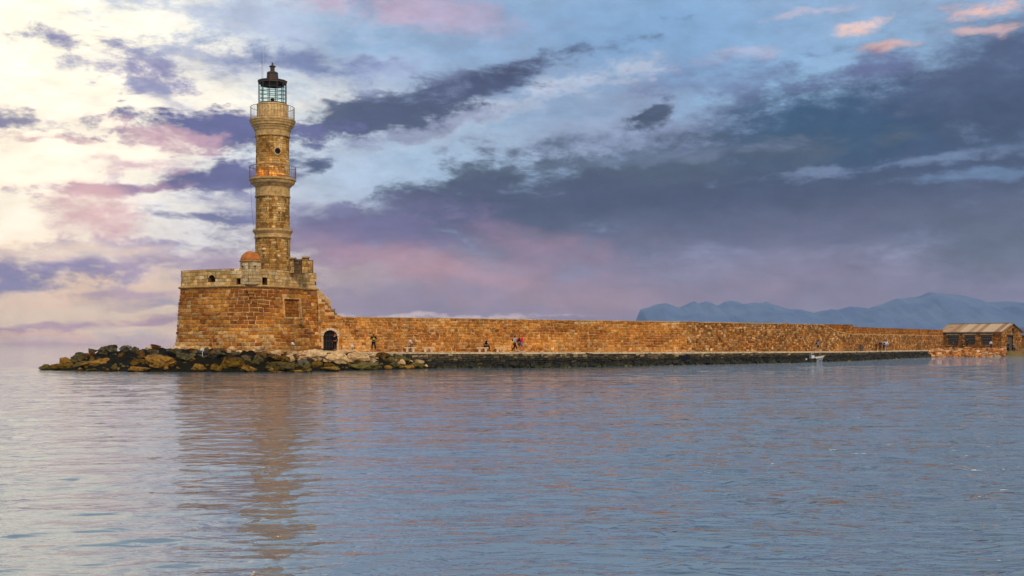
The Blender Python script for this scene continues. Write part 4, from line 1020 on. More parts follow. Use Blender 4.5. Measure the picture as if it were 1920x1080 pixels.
for i in range(248):
    px = rnd.uniform(85, 800); cy = crest(px); t = rnd.random()**1.15*.9; py = cy+1.5+(697-cy)*t
    d0, d1 = dB(px), dC(px); d = d0+(d1-d0)*(1-t); hw = rnd.uniform(4.5, 12)*(1 if t < .6 else .6); hh = hw*rnd.uniform(.45, .75); mt = zone(px, py)
    zn = [('at the left tip of the heap', 140), ('round the long orange-brown boulder', 215), ('round the biggest ochre boulder', 345), ('below the left half of the fort', 440), ('below the turret', 505), ('below the blocked window', 575), ('below the gateway', 645), ('below the photographer', 735), ('against the start of the quay', 999)]
    wh = next(w for w, x in zn if px < x); hi_ = 'high' if t < .5 else 'low'; kd = {'rock_dark': 'dark mossy', 'rock_brown': 'brown', 'rock_ochre': 'ochre', 'rock_grey': 'grey', 'pale_rock': 'pale'}[mt]
    lab = f'small {kd} rock lying {hi_} in the heap {wh}'
    rock(px, py, hw, hh, mt, lab, f'small {kd} rocks {hi_} {wh}', dd=d+.4, rot=rnd.uniform(-25, 25), name='rock', fine=False)
# ------------------------------------------------------------------ right shore, warehouse
def shore():
    b = MB(); N, K = 70, 30
    for i in range(N+1):
        px = 1728+(2500-1728)*i/N; d0 = interp(px, [(1728, 216), (1745, 214), (1800, 217), (1880, 219), (1960, 222), (2500, 240)])
        for k in range(K+1):
            t = k/K; d = d0-1+t*t*240; s = d-d0; zmax = interp(px, [(1728, 1.15), (1880, 1.1), (1960, 1.1), (2500, 1.6)])
            z = -.6+(zmax+.6)*min(1, max(0, (s+1)/7.5))**.8 + fbm(px*.06, d*.2, 8, 3)*.14
            b.v.append((XD(px, d).x, d, z))
    for i in range(N):
        for k in range(K): a = i*(K+1)+k; b.f.append([a, a+K+1, a+K+2, a+1]); b.t.append((.5, .5, 0)); b.m.append(0)
    m, nt, bs = newmat('sandy_grass_ground'); pos = mnode(nt, 'ShaderNodeNewGeometry').outputs['Position']; g = mnoise(nt, pos, .6, 6, .7)
    nt.links.new(mmix(nt, mrange(nt, g.outputs['Fac'], .4, .6), lin((150, 112, 48)), lin((108, 100, 36))), bs.inputs['Base Color']); bs.inputs['Roughness'].default_value = 1
    b.build('shore', m, kind='structure', smooth=True)
    # loose stone rubble: one heap nobody could count
    b = MB(); r = random.Random(77)
    for i in range(1500):
        px = r.uniform(1730, 1885); d = 214+ (r.random()**1.2)*11; q = XD(px, d); z = -.6+1.75*min(1, max(0, (d-214)/7.5))**.8
        z = min(z, 1.2)+r.uniform(-.02, .25)*(.4+.6*max(0, 1-abs(px-1800)/90)); s = r.uniform(.12, .42)*(1.25 if px < 1800 else 1)
        vs = [Vector((x*s*r.uniform(.6, 1.2), y*s*r.uniform(.6, 1.2), zz*s*.6*r.uniform(.6, 1.2))) for x in (-1, 1) for y in (-1, 1) for zz in (-1, 1)]
        Rm_ = Matrix.Rotation(r.uniform(0, 3), 3, 'Z') @ Matrix.Rotation(r.uniform(-.6, .6), 3, 'X'); vs = [Rm_ @ v + Vector((q.x, q.y, z)) for v in vs]
        b.add(vs, [(0, 1, 3, 2), (4, 6, 7, 5), (0, 4, 5, 1), (2, 3, 7, 6), (0, 2, 6, 4), (1, 5, 7, 3)], (r.random(), r.random(), r.uniform(.3, 1) if r.random() < .2 else 0))
    b.build('shore_rubble', M['shore'], kind='stuff')
shore()
def warehouse():
    C = XD(1878, 224.0); Lp = XD(1762, 233.5); ex = (C-Lp); ex.z = 0; LEN = ex.length; ex.normalize(); ey = Vector((-ex.y, ex.x, 0)); WD = 8.2
    root = thing('warehouse', 'low stone warehouse with corrugated gable roof beyond the end of the harbour wall', 'warehouse', (Lp.x, Lp.y, 1.0))
    ze, zr, zb = 4.62, 6.25, .8
    Sf = lambda u, v: Lp+ex*u+Vector((0, 0, v-Lp.z)); Nf = lambda u, v: -ey
    Sg = lambda u, v: Lp+ex*LEN+ey*u+Vector((0, 0, v-Lp.z)); Ng = lambda u, v: ex
    def upx(Sx, U, px): return u_px(Sx, U, px)
    wo = [(upx(Sf, LEN, a), upx(Sf, LEN, c), 2.15, 4.1) for a, c in ((1777.5, 1797), (1808.5, 1828), (1840, 1859.5))]
    gt = lambda u: ze+(zr-ze)*(1-abs(u-WD/2)/(WD/2))
    du0, du1 = upx(Sg, WD, 1888.5), upx(Sg, WD, 1899.5); dr = (du0, du1, .8, 3.95); vent = ((du0+du1)/2+.9, (du0+du1)/2+1.5, 4.35, 5.3)
    tn = lambda u, v, r: (r.random(), r.random(), r.uniform(.2, .8) if r.random() < .15 else 0)
    b = MB()
    for s in masonry(Sf, Nf, LEN, lambda u: ze, .24, .22, .6, .05, .06, wo, tn, .03, 71, v0=zb)+masonry(Sg, Ng, WD, gt, .24, .22, .6, .05, .06, [dr, vent], tn, .03, 72, v0=zb): b.add(s[1], s[2], s[3])
    b.build('wall_stones', M['rubble'], root, kind='stuff')
    b = MB(); backing(Sf, Nf, [LEN*i/12 for i in range(13)], lambda u: ze, lambda u: 0, wo, .45, b, -.03, nv=1, revmat=1); backing(Sg, Ng, sorted([WD*i/12 for i in range(13)]), gt, lambda u: 0, [dr, vent], .4, b, -.03, nv=1, revmat=1)
    q = [Lp+ey*WD, Lp, C+ey*WD]; 
    b.add([Vector((p.x, p.y, z)) for p in (Lp, Lp+ey*WD, Lp+ex*LEN+ey*WD) for z in (0, ze)], [(0, 2, 3, 1), (2, 4, 5, 3)])
    b.build('wall', [M['rubble_mortar'], M['black']], root)  # second material paints the inside of the openings dark
    grey = plain('grey_weathered_boards', (118, 108, 92), .8, 0, .4, 3)
    for (a, c, v0, v1) in wo:
        wf = MB()
        for u in (a+.06, c-.06): wf.box(Sf(u, (v0+v1)/2)+ey*.2, (.12, .1, v1-v0), math.atan2(ex.y, ex.x))
        wob = wf.build('window', M['rubble_mortar'], root)
        for k, z in enumerate((v0+.12, v0+.38, v0+.66, v0+.98, v0+1.28, v0+1.6, v0+1.84)):
            p = Sf((a+c)/2, z)+ey*.16; bb = MB(); bb.box(p, (c-a-.2, .05, .2 if k > 3 else .13), math.atan2(ex.y, ex.x)); bb.build('slat', grey, wob, origin=p)
        p = Sf((a+c)/2, v1+.12)-ey*.04; bb = MB(); bb.box(p, (c-a+.5, .2, .2), math.atan2(ex.y, ex.x), tone=(.6, .6, .5)); bb.build('lintel', M['tower_trim'], wob, origin=p)
    p = Sg((du0+du1)/2, 2.3)-ex*.25; bb = MB(); bb.box(p, (du1-du0, .06, 3.0), math.atan2(ey.y, ey.x)); bb.build('door', plain('grey_door', (96, 84, 60)), root, origin=p)
    p = Sg((du0+du1)/2, 4.03)+ex*.04; bb = MB(); bb.box(p, (du1-du0+.5, .25, .18), math.atan2(ey.y, ey.x)); bb.build('door_lintel', M['iron'], root, origin=p)
    # roof: corrugated sheets laid side by side, two broken at the left end
    rm, nt, bs = newmat('rusty_corrugated_roof'); pos = mnode(nt, 'ShaderNodeNewGeometry').outputs['Position']; g = mnoise(nt, pos, .8, 6, .7); at = mnode(nt, 'ShaderNodeAttribute', attribute_name='tone')
    sp = mnode(nt, 'ShaderNodeSeparateColor', {0: at.outputs['Color']}); c_ = mmix(nt, sp.outputs[0], lin((176, 128, 84)), lin((204, 160, 112))); c_ = mmix(nt, mrange(nt, g.outputs['Fac'], .5, .68, 0, .6), c_, lin((134, 84, 46)))
    nt.links.new(mmix(nt, sp.outputs[2], c_, lin((232, 196, 150))), bs.inputs['Base Color']); bs.inputs['Roughness'].default_value = .7
    r = random.Random(5); n = 15; ov = .35
    for side in (0, 1):
        for k in range(n):
            a = -ov+(LEN+2*ov)*k/n; c = -ov+(LEN+2*ov)*(k+1)/n+.04; lo = -.35
            cut = {0: .55, 1: .2}.get(k, 0) if side == 0 else 0
            vs = []; seg = 8; t0 = lo+cut
            for i in range(seg+1):
                u = a+(c-a)*i/seg; wob = .03*math.sin(u*2*math.pi/.32); lift = .012*(k % 2)
                for tt in (t0, WD/2+.02):
                    y = tt if side == 0 else WD-tt; z = ze+.1+(zr-ze)*(tt/(WD/2))+wob+lift; vs.append(Lp+ex*u+ey*y+Vector((0, 0, z-Lp.z)))
            fs = [(2*i, 2*i+2, 2*i+3, 2*i+1) for i in range(seg)]
            vs += [v-Vector((0, 0, .05)) for v in vs]; m0 = 2*(seg+1); fs += [(m0+2*i, m0+2*i+1, m0+2*i+3, m0+2*i+2) for i in range(seg)]+[(2*i, m0+2*i, m0+2*i+2, 2*i+2) for i in range(seg)]
            bb = MB(); bb.add(vs, fs, (r.random(), 0, .7 if r.random() < .25 else 0)); bb.build('roof_sheet', rm, root, origin=vs[0])
    bb = MB(); p = Lp+ey*WD/2; bb.box((p+ex*LEN/2).xy.to_3d()+Vector((0, 0, zr+.16)), (LEN+.6, .3, .06), math.atan2(ex.y, ex.x), tone=(.3, 0, 0)); bb.build('ridge_cap', rm, root)
    for s in (0, 1):
        e0 = Sg(-.35 if s == 0 else WD+.35, ze-.02)+ex*.28; e1 = Sg(WD/2, zr+.05)+ex*.28; bb = MB(); bb.tube([e0, e1], .09, 4); bb.build('barge_board', M['iron'], root)
    p0, p1 = Sf(-.3, ze+.0)-ey*.3, Sf(LEN+.3, ze)-ey*.3; bb = MB(); bb.tube([p0, p1], .07, 4); bb.build('eaves_board', M['iron'], root)
    # rendered shed behind
    C2 = XD(1925, 300); root2 = thing('far_shed', 'low shed with flat blue-grey roof behind the right end of the warehouse', 'shed', (C2.x, 300, 0))
    bb = MB(); bb.box((C2.x+6, 303, 2.2), (18, 6, 4.4)); bb.build('wall', M['rubble_mortar'], root2)
    x0 = C2.x-4; bb = MB(); bb.add([(x0, 299.4, 4.6), (C2.x+16, 299.4, 4.6), (C2.x+16, 306.6, 6.6), (x0, 306.6, 6.6), (x0, 299.4, 4.4), (C2.x+16, 299.4, 4.4), (C2.x+16, 306.6, 6.4), (x0, 306.6, 6.4)], [(0, 1, 2, 3), (4, 7, 6, 5), (0, 4, 5, 1), (1, 5, 6, 2), (2, 6, 7, 3), (3, 7, 4, 0)])
    bb.build('roof', plain('blue_grey_sheet_roof', (92, 104, 122), .6), root2)
warehouse()

# ------------------------------------------------------------------ benches, spotlights, bin, boat
r_ = random.Random(2)
def bench(px, label):
    d = dW(px)-.75; z = zq(px); p = XD(px, d); ang = 0.02
    t = thing('stone_bench', label, 'bench', (p.x, p.y, z), 'stone benches along the harbour wall', ang)
    w = F; s = d/F; W_ = 22.5*s
    bb = MB(); bb.box((0, 0, .47), (W_, .42, .1), tone=(.8, .6, .6)); o = bb.build('seat', M['coping'], None); o.parent = t
    for k in (-1, 1): bb = MB(); bb.box((k*W_*.26, 0, .205), (.24, .34, .41), tone=(.6, .6, .3)); o = bb.build('leg', M['coping'], None); o.parent = t
bench(769.5, 'leftmost stone bench by the wall, behind the taller spotlight')
bench(803.5, 'second stone bench from the left, nobody on it')
bench(905, 'stone bench with the bald man in a black jacket on it')
bench(939, 'rightmost stone bench, between the seated man and the walkers')
def spot(px, py0, py1, d, label, head='white', rot=0.0, big=1.0):
    z0, z1 = P(px, py1, d).z, P(px, py0, d).z; x = XD(px, d).x; t = thing('floodlight', label, 'floodlight', (x, d, z0), 'small floodlights on posts round the fort', rot)
    hgt = z1-z0; bb = MB(); bb.tube([(0, 0, 0), (0, 0, hgt*.8)], .03, 6); o = bb.build('post', M['iron' if head != 'allwhite' else 'white'], None); o.parent = t
    bb = MB(); bb.tube([(-.16*big, -.06, hgt*.98), (-.05, -.02, hgt*.92), (.12*big, .04, hgt*.74)], [.15*big, .17*big, .07*big], 10); o = bb.build('lamp_head', M['white' if 'white' in head else 'iron'], None); o.parent = t
    bb = MB(); bb.tube([(.08*big, .03, hgt*.8), (.2*big, .05, hgt*.58)], .06*big, 6); o = bb.build('bracket', M['iron'], None); o.parent = t
spot(770, 638.5, 660, 121.0, 'taller floodlight on a thin post in front of the leftmost bench')
spot(661, 648.5, 657.5, 118.5, 'short squat floodlight on the quay between the gate and the photographer', 'white')
spot(549.5, 643.5, 656, 115.5, 'small floodlight standing on the rocks below the blocked window')
spot(379.5, 655, 668.5, 110.5, 'all-white T-shaped floodlight on the dark rocks left of the fort corner', 'allwhite', 0, .8)
p = XD(1615, dE(1615)+2.2); t = thing('litter_bin', 'dark squat litter post on the quay left of the distant walkers', 'litter bin', (p.x, p.y, zq(1615)))
bb = MB(); bb.box((0, 0, .5), (.42, .4, 1.0), taper=.9); o = bb.build('bin', M['iron'], None); o.parent = t
bb = MB(); bb.box((0, 0, 1.1), (.3, .3, .3), taper=.5); o = bb.build('orange_lid', plain('orange_cloth', (190, 96, 30)), None); o.parent = t
def boat():
    px0, px1 = 1502.5, 1548; d = dE(1525)-1.6; s = d/F; LN = (px1-px0)*s; x0 = XD(px0, d).x; ang = math.atan2(dE(1548)-dE(1502), XD(1548, dE(1548)).x-XD(1502, dE(1502)).x)*.35
    t = thing('motor_boat', 'small white open motor boat with blue stripe and outboard moored at the quay', 'boat', (x0+LN*.5, d, 0), None, ang)
    hull = MB(); st = [(-.33, .62, .52), (-.1, .68, .55), (.15, .66, .62), (.33, .48, .72), (.44, .24, .80), (.5, .03, .86)]
    n = 9
    for (fx, hw, top) in st:
        x = fx*LN
        for k in range(n):
            a = math.pi*k/(n-1); y = -math.cos(a)*hw; dz = 1-abs(math.cos(a))**1.6; kk = .0 if fx < .4 else (fx-.4)*2.5
            z = top*(1-dz)-.22*dz+kk*dz; hull.v.append((x - (dz*.12*LN if fx > .4 else 0), y*(1-.18*dz), z))
    for i in range(len(st)-1):
        for k in range(n-1): hull.f.append([i*n+k, (i+1)*n+k, (i+1)*n+k+1, i*n+k+1]); hull.t.append((.5, .5, 0)); hull.m.append(0)
    hull.f.append(list(range(n))); hull.t.append((.5, .5, 0)); hull.m.append(0)
    m = plain('boat_gelcoat', (232, 224, 212), .3, 0, .1); o = hull.build('hull', m, None, smooth=True); o.parent = t
    mod = o.modifiers.new('solid', 'SOLIDIFY'); mod.thickness = .05
    bb = MB(); bb.tube([(fx*LN, -hw-.02, tp) for fx, hw, tp in st]+[(fx*LN, hw+.02, tp) for fx, hw, tp in reversed(st)], .045, 6); o = bb.build('gunwale', plain('cream_gunwale', (226, 204, 168), .5), None); o.parent = t
    bb = MB(); bb.tube([(fx*LN, -hw-.015, tp-.16) for fx, hw, tp in st[:-1]], .025, 5); o = bb.build('rubbing_strake', plain('navy_strake', (52, 50, 70)), None); o.parent = t
    def side(fx, z):
        i = max(j for j in range(len(st)) if st[j][0] <= fx+1e-6); a, c = st[i], st[min(i+1, len(st)-1)]; q = (fx-a[0])/max(1e-6, c[0]-a[0]); hw = a[1]+(c[1]-a[1])*q; tp = a[2]+(c[2]-a[2])*q
        return Vector((fx*LN, -hw*(1-.18*(1-z/tp)*.7)-.03, z))
    for cc, (xa, xb, za, zb, th) in (('blue_flash', (.12, .36, .18, .42, .07)), ('red_flash', (-.1, .1, .22, .16, .05))):
        bb = MB(); k = 8
        pa = [side(xa+(xb-xa)*i/k, za+(zb-za)*(i/k)**2+th*math.sin(math.pi*i/k)) for i in range(k+1)]; pb = [side(xa+(xb-xa)*i/k, za+(zb-za)*(i/k)**2-th*math.sin(math.pi*i/k)) for i in range(k+1)]
        bb.add(pa+pb, [(i, i+1, k+2+i, k+1+i) for i in range(k)]); o = bb.build(cc, plain(cc, (26, 84, 160) if 'blue' in cc else (190, 130, 90), .4), None); o.parent = t
    bb = MB(); bb.box((-.06*LN, 0, .72), (.5, .5, .42), taper=.8); o = bb.build('console', m, None); o.parent = t
    bb = MB(); bb.box((-.03*LN, 0, 1.03), (.1, .44, .2), M=Matrix.Rotation(-.5, 3, 'Y')); o = bb.build('windscreen', plain('smoked_screen', (30, 28, 60), .1), None); o.parent = t
    bb = MB(); bb.tube([(-.14*LN, -.22, .6), (-.12*LN, -.22, 1.12), (-.03*LN, -.22, 1.16)], .03, 6); bb.tube([(-.14*LN, .22, .6), (-.12*LN, .22, 1.12), (-.03*LN, .22, 1.16)], .03, 6); bb.tube([(-.12*LN, -.22, 1.12), (-.12*LN, .22, 1.12)], .03, 6); o = bb.build('grab_frame', M['white'], None); o.parent = t
    bb = MB(); bb.box((-.365*LN, 0, .62), (.42, .36, .38), taper=.78); bb.box((-.37*LN, 0, .18), (.2, .14, .7)); bb.tube([(-.36*LN, 0, -.15), (-.44*LN, 0, -.15)], .07, 6); o = bb.build('outboard_motor', plain('black_cowl', (18, 18, 22), .3), None); o.parent = t
    for s_ in (-1, 1): bb = MB(); bb.box((-.43*LN, s_*.48, .2), (.5, .3, .62), taper=.85); o = bb.build('stern_pod', m, None); o.parent = t
    bb = MB(); a = Vector((.46*LN, .1, .8)); e = Vector((.62*LN, 1.8, 1.38)); bb.tube([a, (a+e)/2-Vector((0, 0, .25)), e], .014, 4); o = bb.build('mooring_line', M['rail'], None); o.parent = t
boat()
# ------------------------------------------------------------------ people
def skin(name, chains, mat, parent, sub=1, extra=None):
    """chains of (x, y, z, r); equal points join. The first point is the root."""
    vs, es, rs, idx = [], [], [], {}
    for ch in chains:
        prev = None
        for x, y, z, r in ch:
            k = (round(x, 3), round(y, 3), round(z, 3))
            if k not in idx: idx[k] = len(vs); vs.append(k); rs.append(r)
            if prev is not None and prev != idx[k]: es.append((prev, idx[k]))
            prev = idx[k]
    me = bpy.data.meshes.new(name); me.from_pydata(vs, es, []); o = bpy.data.objects.new(name, me); COL.objects.link(o)
    md = o.modifiers.new('skin', 'SKIN'); md.use_smooth_shade = True
    sv = me.skin_vertices[0].data
    for i, r in enumerate(rs): sv[i].radius = (r, r)
    sv[0].use_root = True
    md2 = o.modifiers.new('sub', 'SUBSURF'); md2.levels = sub; md2.render_levels = sub
    dg = bpy.context.evaluated_depsgraph_get(); me2 = bpy.data.meshes.new_from_object(o.evaluated_get(dg)); me2.name = name
    o.modifiers.clear(); o.data = me2; me2.materials.clear(); me2.materials.append(mat)
    if extra:
        bm = bmesh.new(); bm.from_mesh(me2)
        for c, r in extra:
            g = bmesh.ops.create_icosphere(bm, subdivisions=1, radius=1.0)
            for v in g['verts']: v.co = Vector((v.co.x*r[0], v.co.y*r[1], v.co.z*r[2]))+Vector(c)
        bm.to_mesh(me2); bm.free()
    o.parent = parent; return o
CM = {}
def cloth(c):
    if c not in CM: CM[c] = plain('cloth_%s' % ('_'.join(str(x) for x in c)), c, .9, 0, .2, 12, .2)
    return CM[c]
SKIN = (190, 126, 92)
POSE = {
 'stand': dict(hip=.93, lean=.0, kn=((.03, .5), (.02, .5)), an=((.0, .08), (-.02, .08)), el=((-.04, .25, 1.13), (-.02, .25, 1.13)), ha=((.06, .25, .87), (.08, .25, .88))),
 'walk': dict(hip=.9, lean=.04, kn=((.2, .5), (.02, .48)), an=((.3, .09), (-.32, .16)), el=((-.14, .23, 1.12), (.1, .23, 1.12)), ha=((-.1, .22, .88), (.3, .2, .98))),
 'photo': dict(hip=.93, lean=-.02, kn=((.02, .5), (.02, .5)), an=((0, .08), (0, .08)), el=((.18, .3, 1.22), (.18, .3, 1.22)), ha=((.2, .09, 1.52), (.2, .09, 1.52)), spread=.15),
 'sit': dict(hip=.55, lean=.1, kn=((.42, .56), (.4, .55)), an=((.46, .08), (.26, .08)), el=((.1, .24, .82), (.1, .24, .82)), ha=((.34, .12, .66), (.36, .1, .66))),
 'crouch': dict(hip=.62, lean=.3, kn=((.32, .5), (.25, .42)), an=((.05, .08), (-.1, .1)), el=((.3, .22, .8), (.32, .22, .8)), ha=((.5, .14, .55), (.5, .1, .6))),
}
def person(px, py, d, hpx, pose, face, top, legs, hair, label, cat='person', shoes=(30, 28, 28), bare=False, longhair=False, bag=None, hat=None, skirt=None, sleeve=True, z=None, group=None, hood=None):
    """px, py: the feet in the photograph; hpx height in its pixels when standing; face: direction in degrees"""
    q = POSE[pose]; S_ = hpx*d/F/1.75; base = P(px, py, d); zz = base.z if z is None else z
    t = thing('person', label, cat, (base.x, d, zz), group, math.radians(face)); t.scale = (S_,)*3
    hp = q['hip']; ln = q['lean']; sw = .19; sp_ = q.get('spread', .09)
    ch = (ln, 0, hp+.38); nk = (ln*1.25+.01, 0, hp+.56); hd = (ln*1.3+.04, 0, hp+.71)
    body = [[(0, 0, hp, .13), (ln*.5, 0, hp+.2, .12), (*ch, .14), (*nk, .055), (hd[0]-.01, 0, hd[2]-.06, .07), (*hd, .092), (hd[0]-.005, 0, hd[2]+.09, .07)]]
    arms = []; legsC = []
    for i, sg in enumerate((-1, 1)):
        e, h = q['el'][i], q['ha'][i]; sh = (ln*1.15, sg*sw, hp+.49)
        E = (e[0]+ln*.6, sg*e[1], e[2]); Hn = (h[0]+ln*.5, sg*h[1], h[2])
        arms.append([(*ch, .14), (*sh, .06), (*E, .043), (*Hn, .03)])
        body.append(arms[-1])
        dv = (Vector(Hn)-Vector(E)).normalized(); sd_ = Vector((0, 1, 0))
        pal = Vector(Hn)+dv*.07; body.append([(*Hn, .03), (pal.x, pal.y, pal.z, .033)])
        for k, (off, L_) in enumerate(((-.028, .07), (-.01, .08), (.01, .075), (.026, .06))):
            a = pal+sd_*off+dv*.02; m_ = a+dv*L_*.5; z_ = a+dv*L_+Vector((.015, 0, 0)); body.append([(pal.x, pal.y, pal.z, .033), (a.x, a.y, a.z, .010), (m_.x, m_.y, m_.z, .009), (z_.x, z_.y, z_.z, .007)])
        th = Vector(Hn)+dv*.03+Vector((.035, 0, 0)); te = th+dv*.045+Vector((.012, 0, 0)); body.append([(*Hn, .03), (th.x, th.y, th.z, .012), (te.x, te.y, te.z, .009)])
        kx, kz = q['kn'][i]; ax, az_ = q['an'][i]; hj = (0, sg*.095, hp-.06)
        legsC.append([(0, 0, hp, .13), (*hj, .092), (kx, sg*(sp_+.01), kz, .06), (ax, sg*sp_*1.1, az_, .04)])
        body.append(legsC[-1])
    ex = [((hd[0]+.1, 0, hd[2]), (.018, .014, .022)), ((hd[0], .09, hd[2]), (.014, .01, .026)), ((hd[0], -.09, hd[2]), (.014, .01, .026))]
    skin('body', body, cloth(SKIN), t, 1, ex)
    g = 1.28
    tc_ = [[(0, 0, hp+.02, .15), (ln*.5, 0, hp+.2, .145), (ch[0], 0, ch[2], .165), (nk[0], 0, nk[2]-.05, .085)]]
    for a in arms:
        c = [(ch[0], 0, ch[2], .165), (*a[1][:3], .083), (*a[2][:3], .062)]
        if sleeve: c.append((a[2][0]*.15+a[3][0]*.85, a[2][1]*.15+a[3][1]*.85, a[2][2]*.15+a[3][2]*.85, .046))
        tc_.append(c)
    skin('jacket' if sleeve else 'shirt', tc_, cloth(top), t)
    lc = []
    for l in legsC:
        c = [(0, 0, hp, .145), (*l[1][:3], .112)]
        if bare: c.append(tuple(l[1][k]*.35+l[2][k]*.65 for k in range(3))+(.09,))
        else: c += [(*l[2][:3], .078), (l[2][0]*.1+l[3][0]*.9, l[2][1]*.1+l[3][1]*.9, l[2][2]*.1+l[3][2]*.9, .06)]
        lc.append(c)
    skin('shorts' if bare else 'trousers', lc, cloth(legs), t)
    for i, sg in enumerate((-1, 1)):
        ax, az_ = q['an'][i]; y = sg*sp_*1.1; zt = max(.035, az_-.05)
        skin('shoe', [[(ax-.05, y, zt, .045), (ax+.07, y, zt-.005, .045), (ax+.17, y, zt-.01 if az_ < .12 else zt-.05, .032)]], cloth(shoes), t)
    if hair:
        c = [[(hd[0]-.025, 0, hd[2]-.01, .1), (hd[0]-.02, 0, hd[2]+.06, .095), (hd[0]-.012, 0, hd[2]+.1, .07)]]
        if longhair: c.append([(hd[0]-.025, 0, hd[2]-.01, .1), (hd[0]-.07, 0, hd[2]-.15, .085), (hd[0]-.09, 0, hd[2]-.3, .06)])
        skin('hair', c, cloth(hair), t)
    if hood: skin('hood', [[(hd[0]-.03, 0, hd[2]-.1, .12), (hd[0]-.02, 0, hd[2]+.03, .12), (hd[0], 0, hd[2]+.1, .08)]], cloth(hood), t)
    if bag:
        bc, side = bag; x = -.2 if side == 'back' else .2
        bb = MB(); M3 = None
        skin('backpack', [[(ln+x, 0, hp+.14, .13), (ln+x, 0, hp+.3, .14), (ln+x*.95, 0, hp+.42, .1)]], cloth(bc), t)
    if hat: skin('hat', [[(hd[0], 0, hd[2]+.07, .11), (hd[0], 0, hd[2]+.15, .08)]], cloth(hat), t)
    if skirt: bb = MB(); bb.lathe([(.17, hp+.05), (.2, hp-.2), (.27, .28)], 14); o = bb.build('skirt', cloth(skirt), None, smooth=True); o.parent = t
    return t
R0 = 0        # 0 faces right, -90 faces the camera, 180 left, 90 away
t1 = person(700.5, 658.0, 121.9, 32.5, 'photo', -80, (20, 20, 24), (18, 18, 22), (20, 16, 14), 'person in black clothes with yellow bag holding a camera to the face on the quay', shoes=(236, 150, 150), bag=((214, 190, 30), 'front'))
for s_ in (-1, 1):
    bb = MB(); bb.tube([(0, s_*.165, .09), (0, s_*.163, .22)], .062, 8); o = bb.build('red_sock', cloth((214, 50, 40)), None); o.parent = t1
bb = MB(); bb.box((.27, 0, 1.62), (.1, .15, .1)); bb.tube([(.3, 0, 1.62), (.4, 0, 1.62)], .035, 8); o = bb.build('camera', cloth((30, 30, 32)), None); o.parent = t1
person(628, 656.8, 124.6, 31.5, 'stand', 100, (14, 14, 18), (14, 16, 26), (40, 26, 18), 'person in black standing in front of the barred gate', shoes=(150, 150, 150))
person(626.8, 607.5, 127.0, 29, 'stand', 10, (20, 120, 96), (40, 50, 60), (60, 46, 40), 'person in a green top on the stairs, seen above the wall')
t2 = person(910, 658.3, dW(909)-.72, 31, 'sit', 0, (14, 16, 20), (24, 34, 48), None, 'bald person in a black jacket sitting sideways on a stone bench')
person(964.5, 659.4, 127.0, 31.5, 'walk', 0, (206, 196, 190), (40, 24, 30), (96, 22, 26), 'walking person with dark red hair and a pale top, left of the three', longhair=True, bag=((60, 20, 26), 'back'))
person(973.0, 659.4, 126.4, 31.2, 'walk', 0, (22, 24, 34), (60, 66, 90), (22, 20, 22), 'walking person with blue backpack and dark hair, middle of the three', bare=True, bag=((50, 92, 160), 'back'), shoes=(220, 200, 200))
person(977.8, 659.2, 127.6, 31.8, 'walk', 0, (250, 36, 70), (150, 150, 168), None, 'walking person in a bright pink hooded jacket, right of the three', bare=True, hood=(250, 36, 70), shoes=(230, 220, 205))
t3 = person(1533.5, 659.0, dE(1533)+2.5, 22.5, 'walk', 0, (120, 150, 190), (26, 26, 34), (26, 18, 16), 'person in light blue shirt with long dark hair walking above the moored boat', bare=True, longhair=True, bag=((20, 20, 28), 'back'), shoes=(220, 214, 206))
person(1650.5, 657.8, dE(1650)+2.2, 18.8, 'stand', 90, (26, 30, 42), (22, 24, 34), (30, 22, 20), 'distant person in dark clothes walking left of the pair in white')
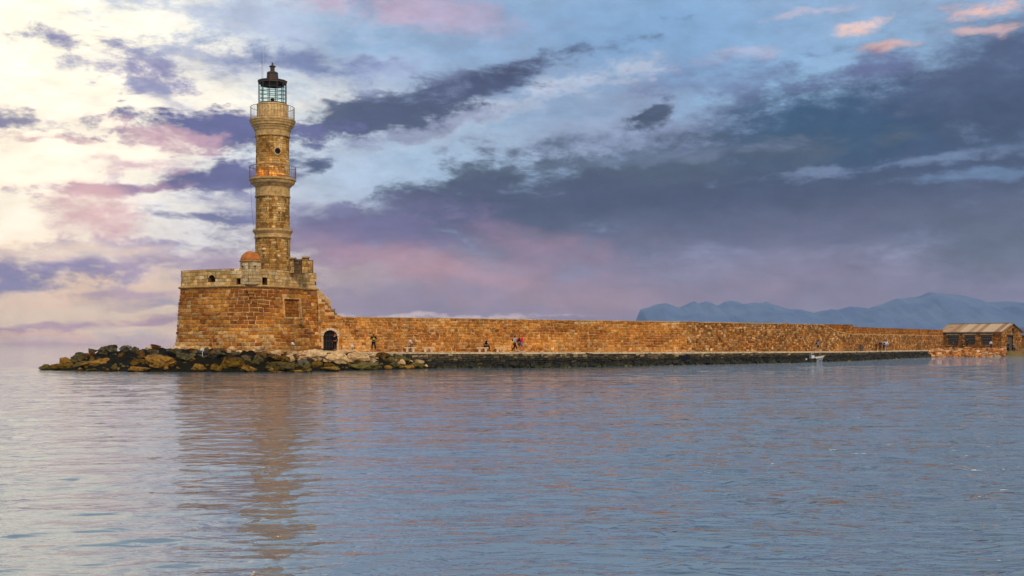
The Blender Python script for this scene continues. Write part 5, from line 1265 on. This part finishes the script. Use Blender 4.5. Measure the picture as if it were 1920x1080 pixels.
person(1657.5, 657.2, dE(1657)+2.8, 20, 'walk', 90, (200, 204, 214), (40, 44, 66), (30, 22, 20), 'distant person in white shirt with a black backpack', bag=((18, 18, 24), 'back'))
person(1662.0, 657.0, dE(1662)+2.0, 20, 'walk', 90, (222, 224, 234), (150, 140, 140), (40, 30, 26), 'distant person in white shirt right of the one with backpack')
person(1643.0, 657.8, dE(1643)+3.8, 16, 'stand', 200, (110, 60, 30), (80, 46, 26), (40, 28, 20), 'distant person in rust brown clothes against the low wall')
person(1788, 656.6, 219.5, 15.5, 'walk', 190, (46, 44, 48), (30, 28, 30), (30, 24, 20), 'person in dark grey standing on the rubble before the left warehouse window')
person(1793.5, 651, 226, 14, 'stand', -90, (26, 28, 40), (24, 24, 28), (30, 24, 20), 'person in navy at the left warehouse window')
person(1804, 650.5, 226, 14, 'stand', -60, (120, 50, 24), (90, 50, 24), (20, 16, 14), 'person in rust red between the first two warehouse windows')
person(1813.5, 650.3, 225, 14.5, 'stand', 90, (16, 22, 18), (18, 20, 18), (16, 14, 12), 'person in black before the middle warehouse window')
person(1858, 653.6, 219, 15.5, 'stand', -90, (226, 224, 236), (24, 28, 60), (40, 30, 26), 'person in a white shirt before the right end of the warehouse windows')
person(1890, 659.4, 214.5, 17.5, 'stand', -80, (34, 36, 52), (26, 26, 30), (150, 96, 70), 'person in long dark dress standing before the warehouse door', skirt=(28, 28, 32))
person(1901, 659.2, 214.5, 18, 'crouch', -70, (140, 136, 130), (44, 34, 30), (200, 180, 150), 'bent-over person in grey top beside the one in the long dress')

# ------------------------------------------------------------------ haze
def haze():
    bb = MB(); bb.box((0, 3400, 165), (14400, 7300, 342))
    m = bpy.data.materials.new('pale_air'); m.use_nodes = True; nt = m.node_tree; nt.nodes.clear()
    o = nt.nodes.new('ShaderNodeOutputMaterial'); v = nt.nodes.new('ShaderNodeVolumePrincipled'); v.inputs['Density'].default_value = 8e-5; v.inputs['Color'].default_value = (.62, .74, .95, 1)
    v.inputs['Anisotropy'].default_value = .0
    nt.links.new(v.outputs[0], o.inputs['Volume']); ob = bb.build('haze', m, kind='stuff'); return ob
HAZE = True
if HAZE: haze()
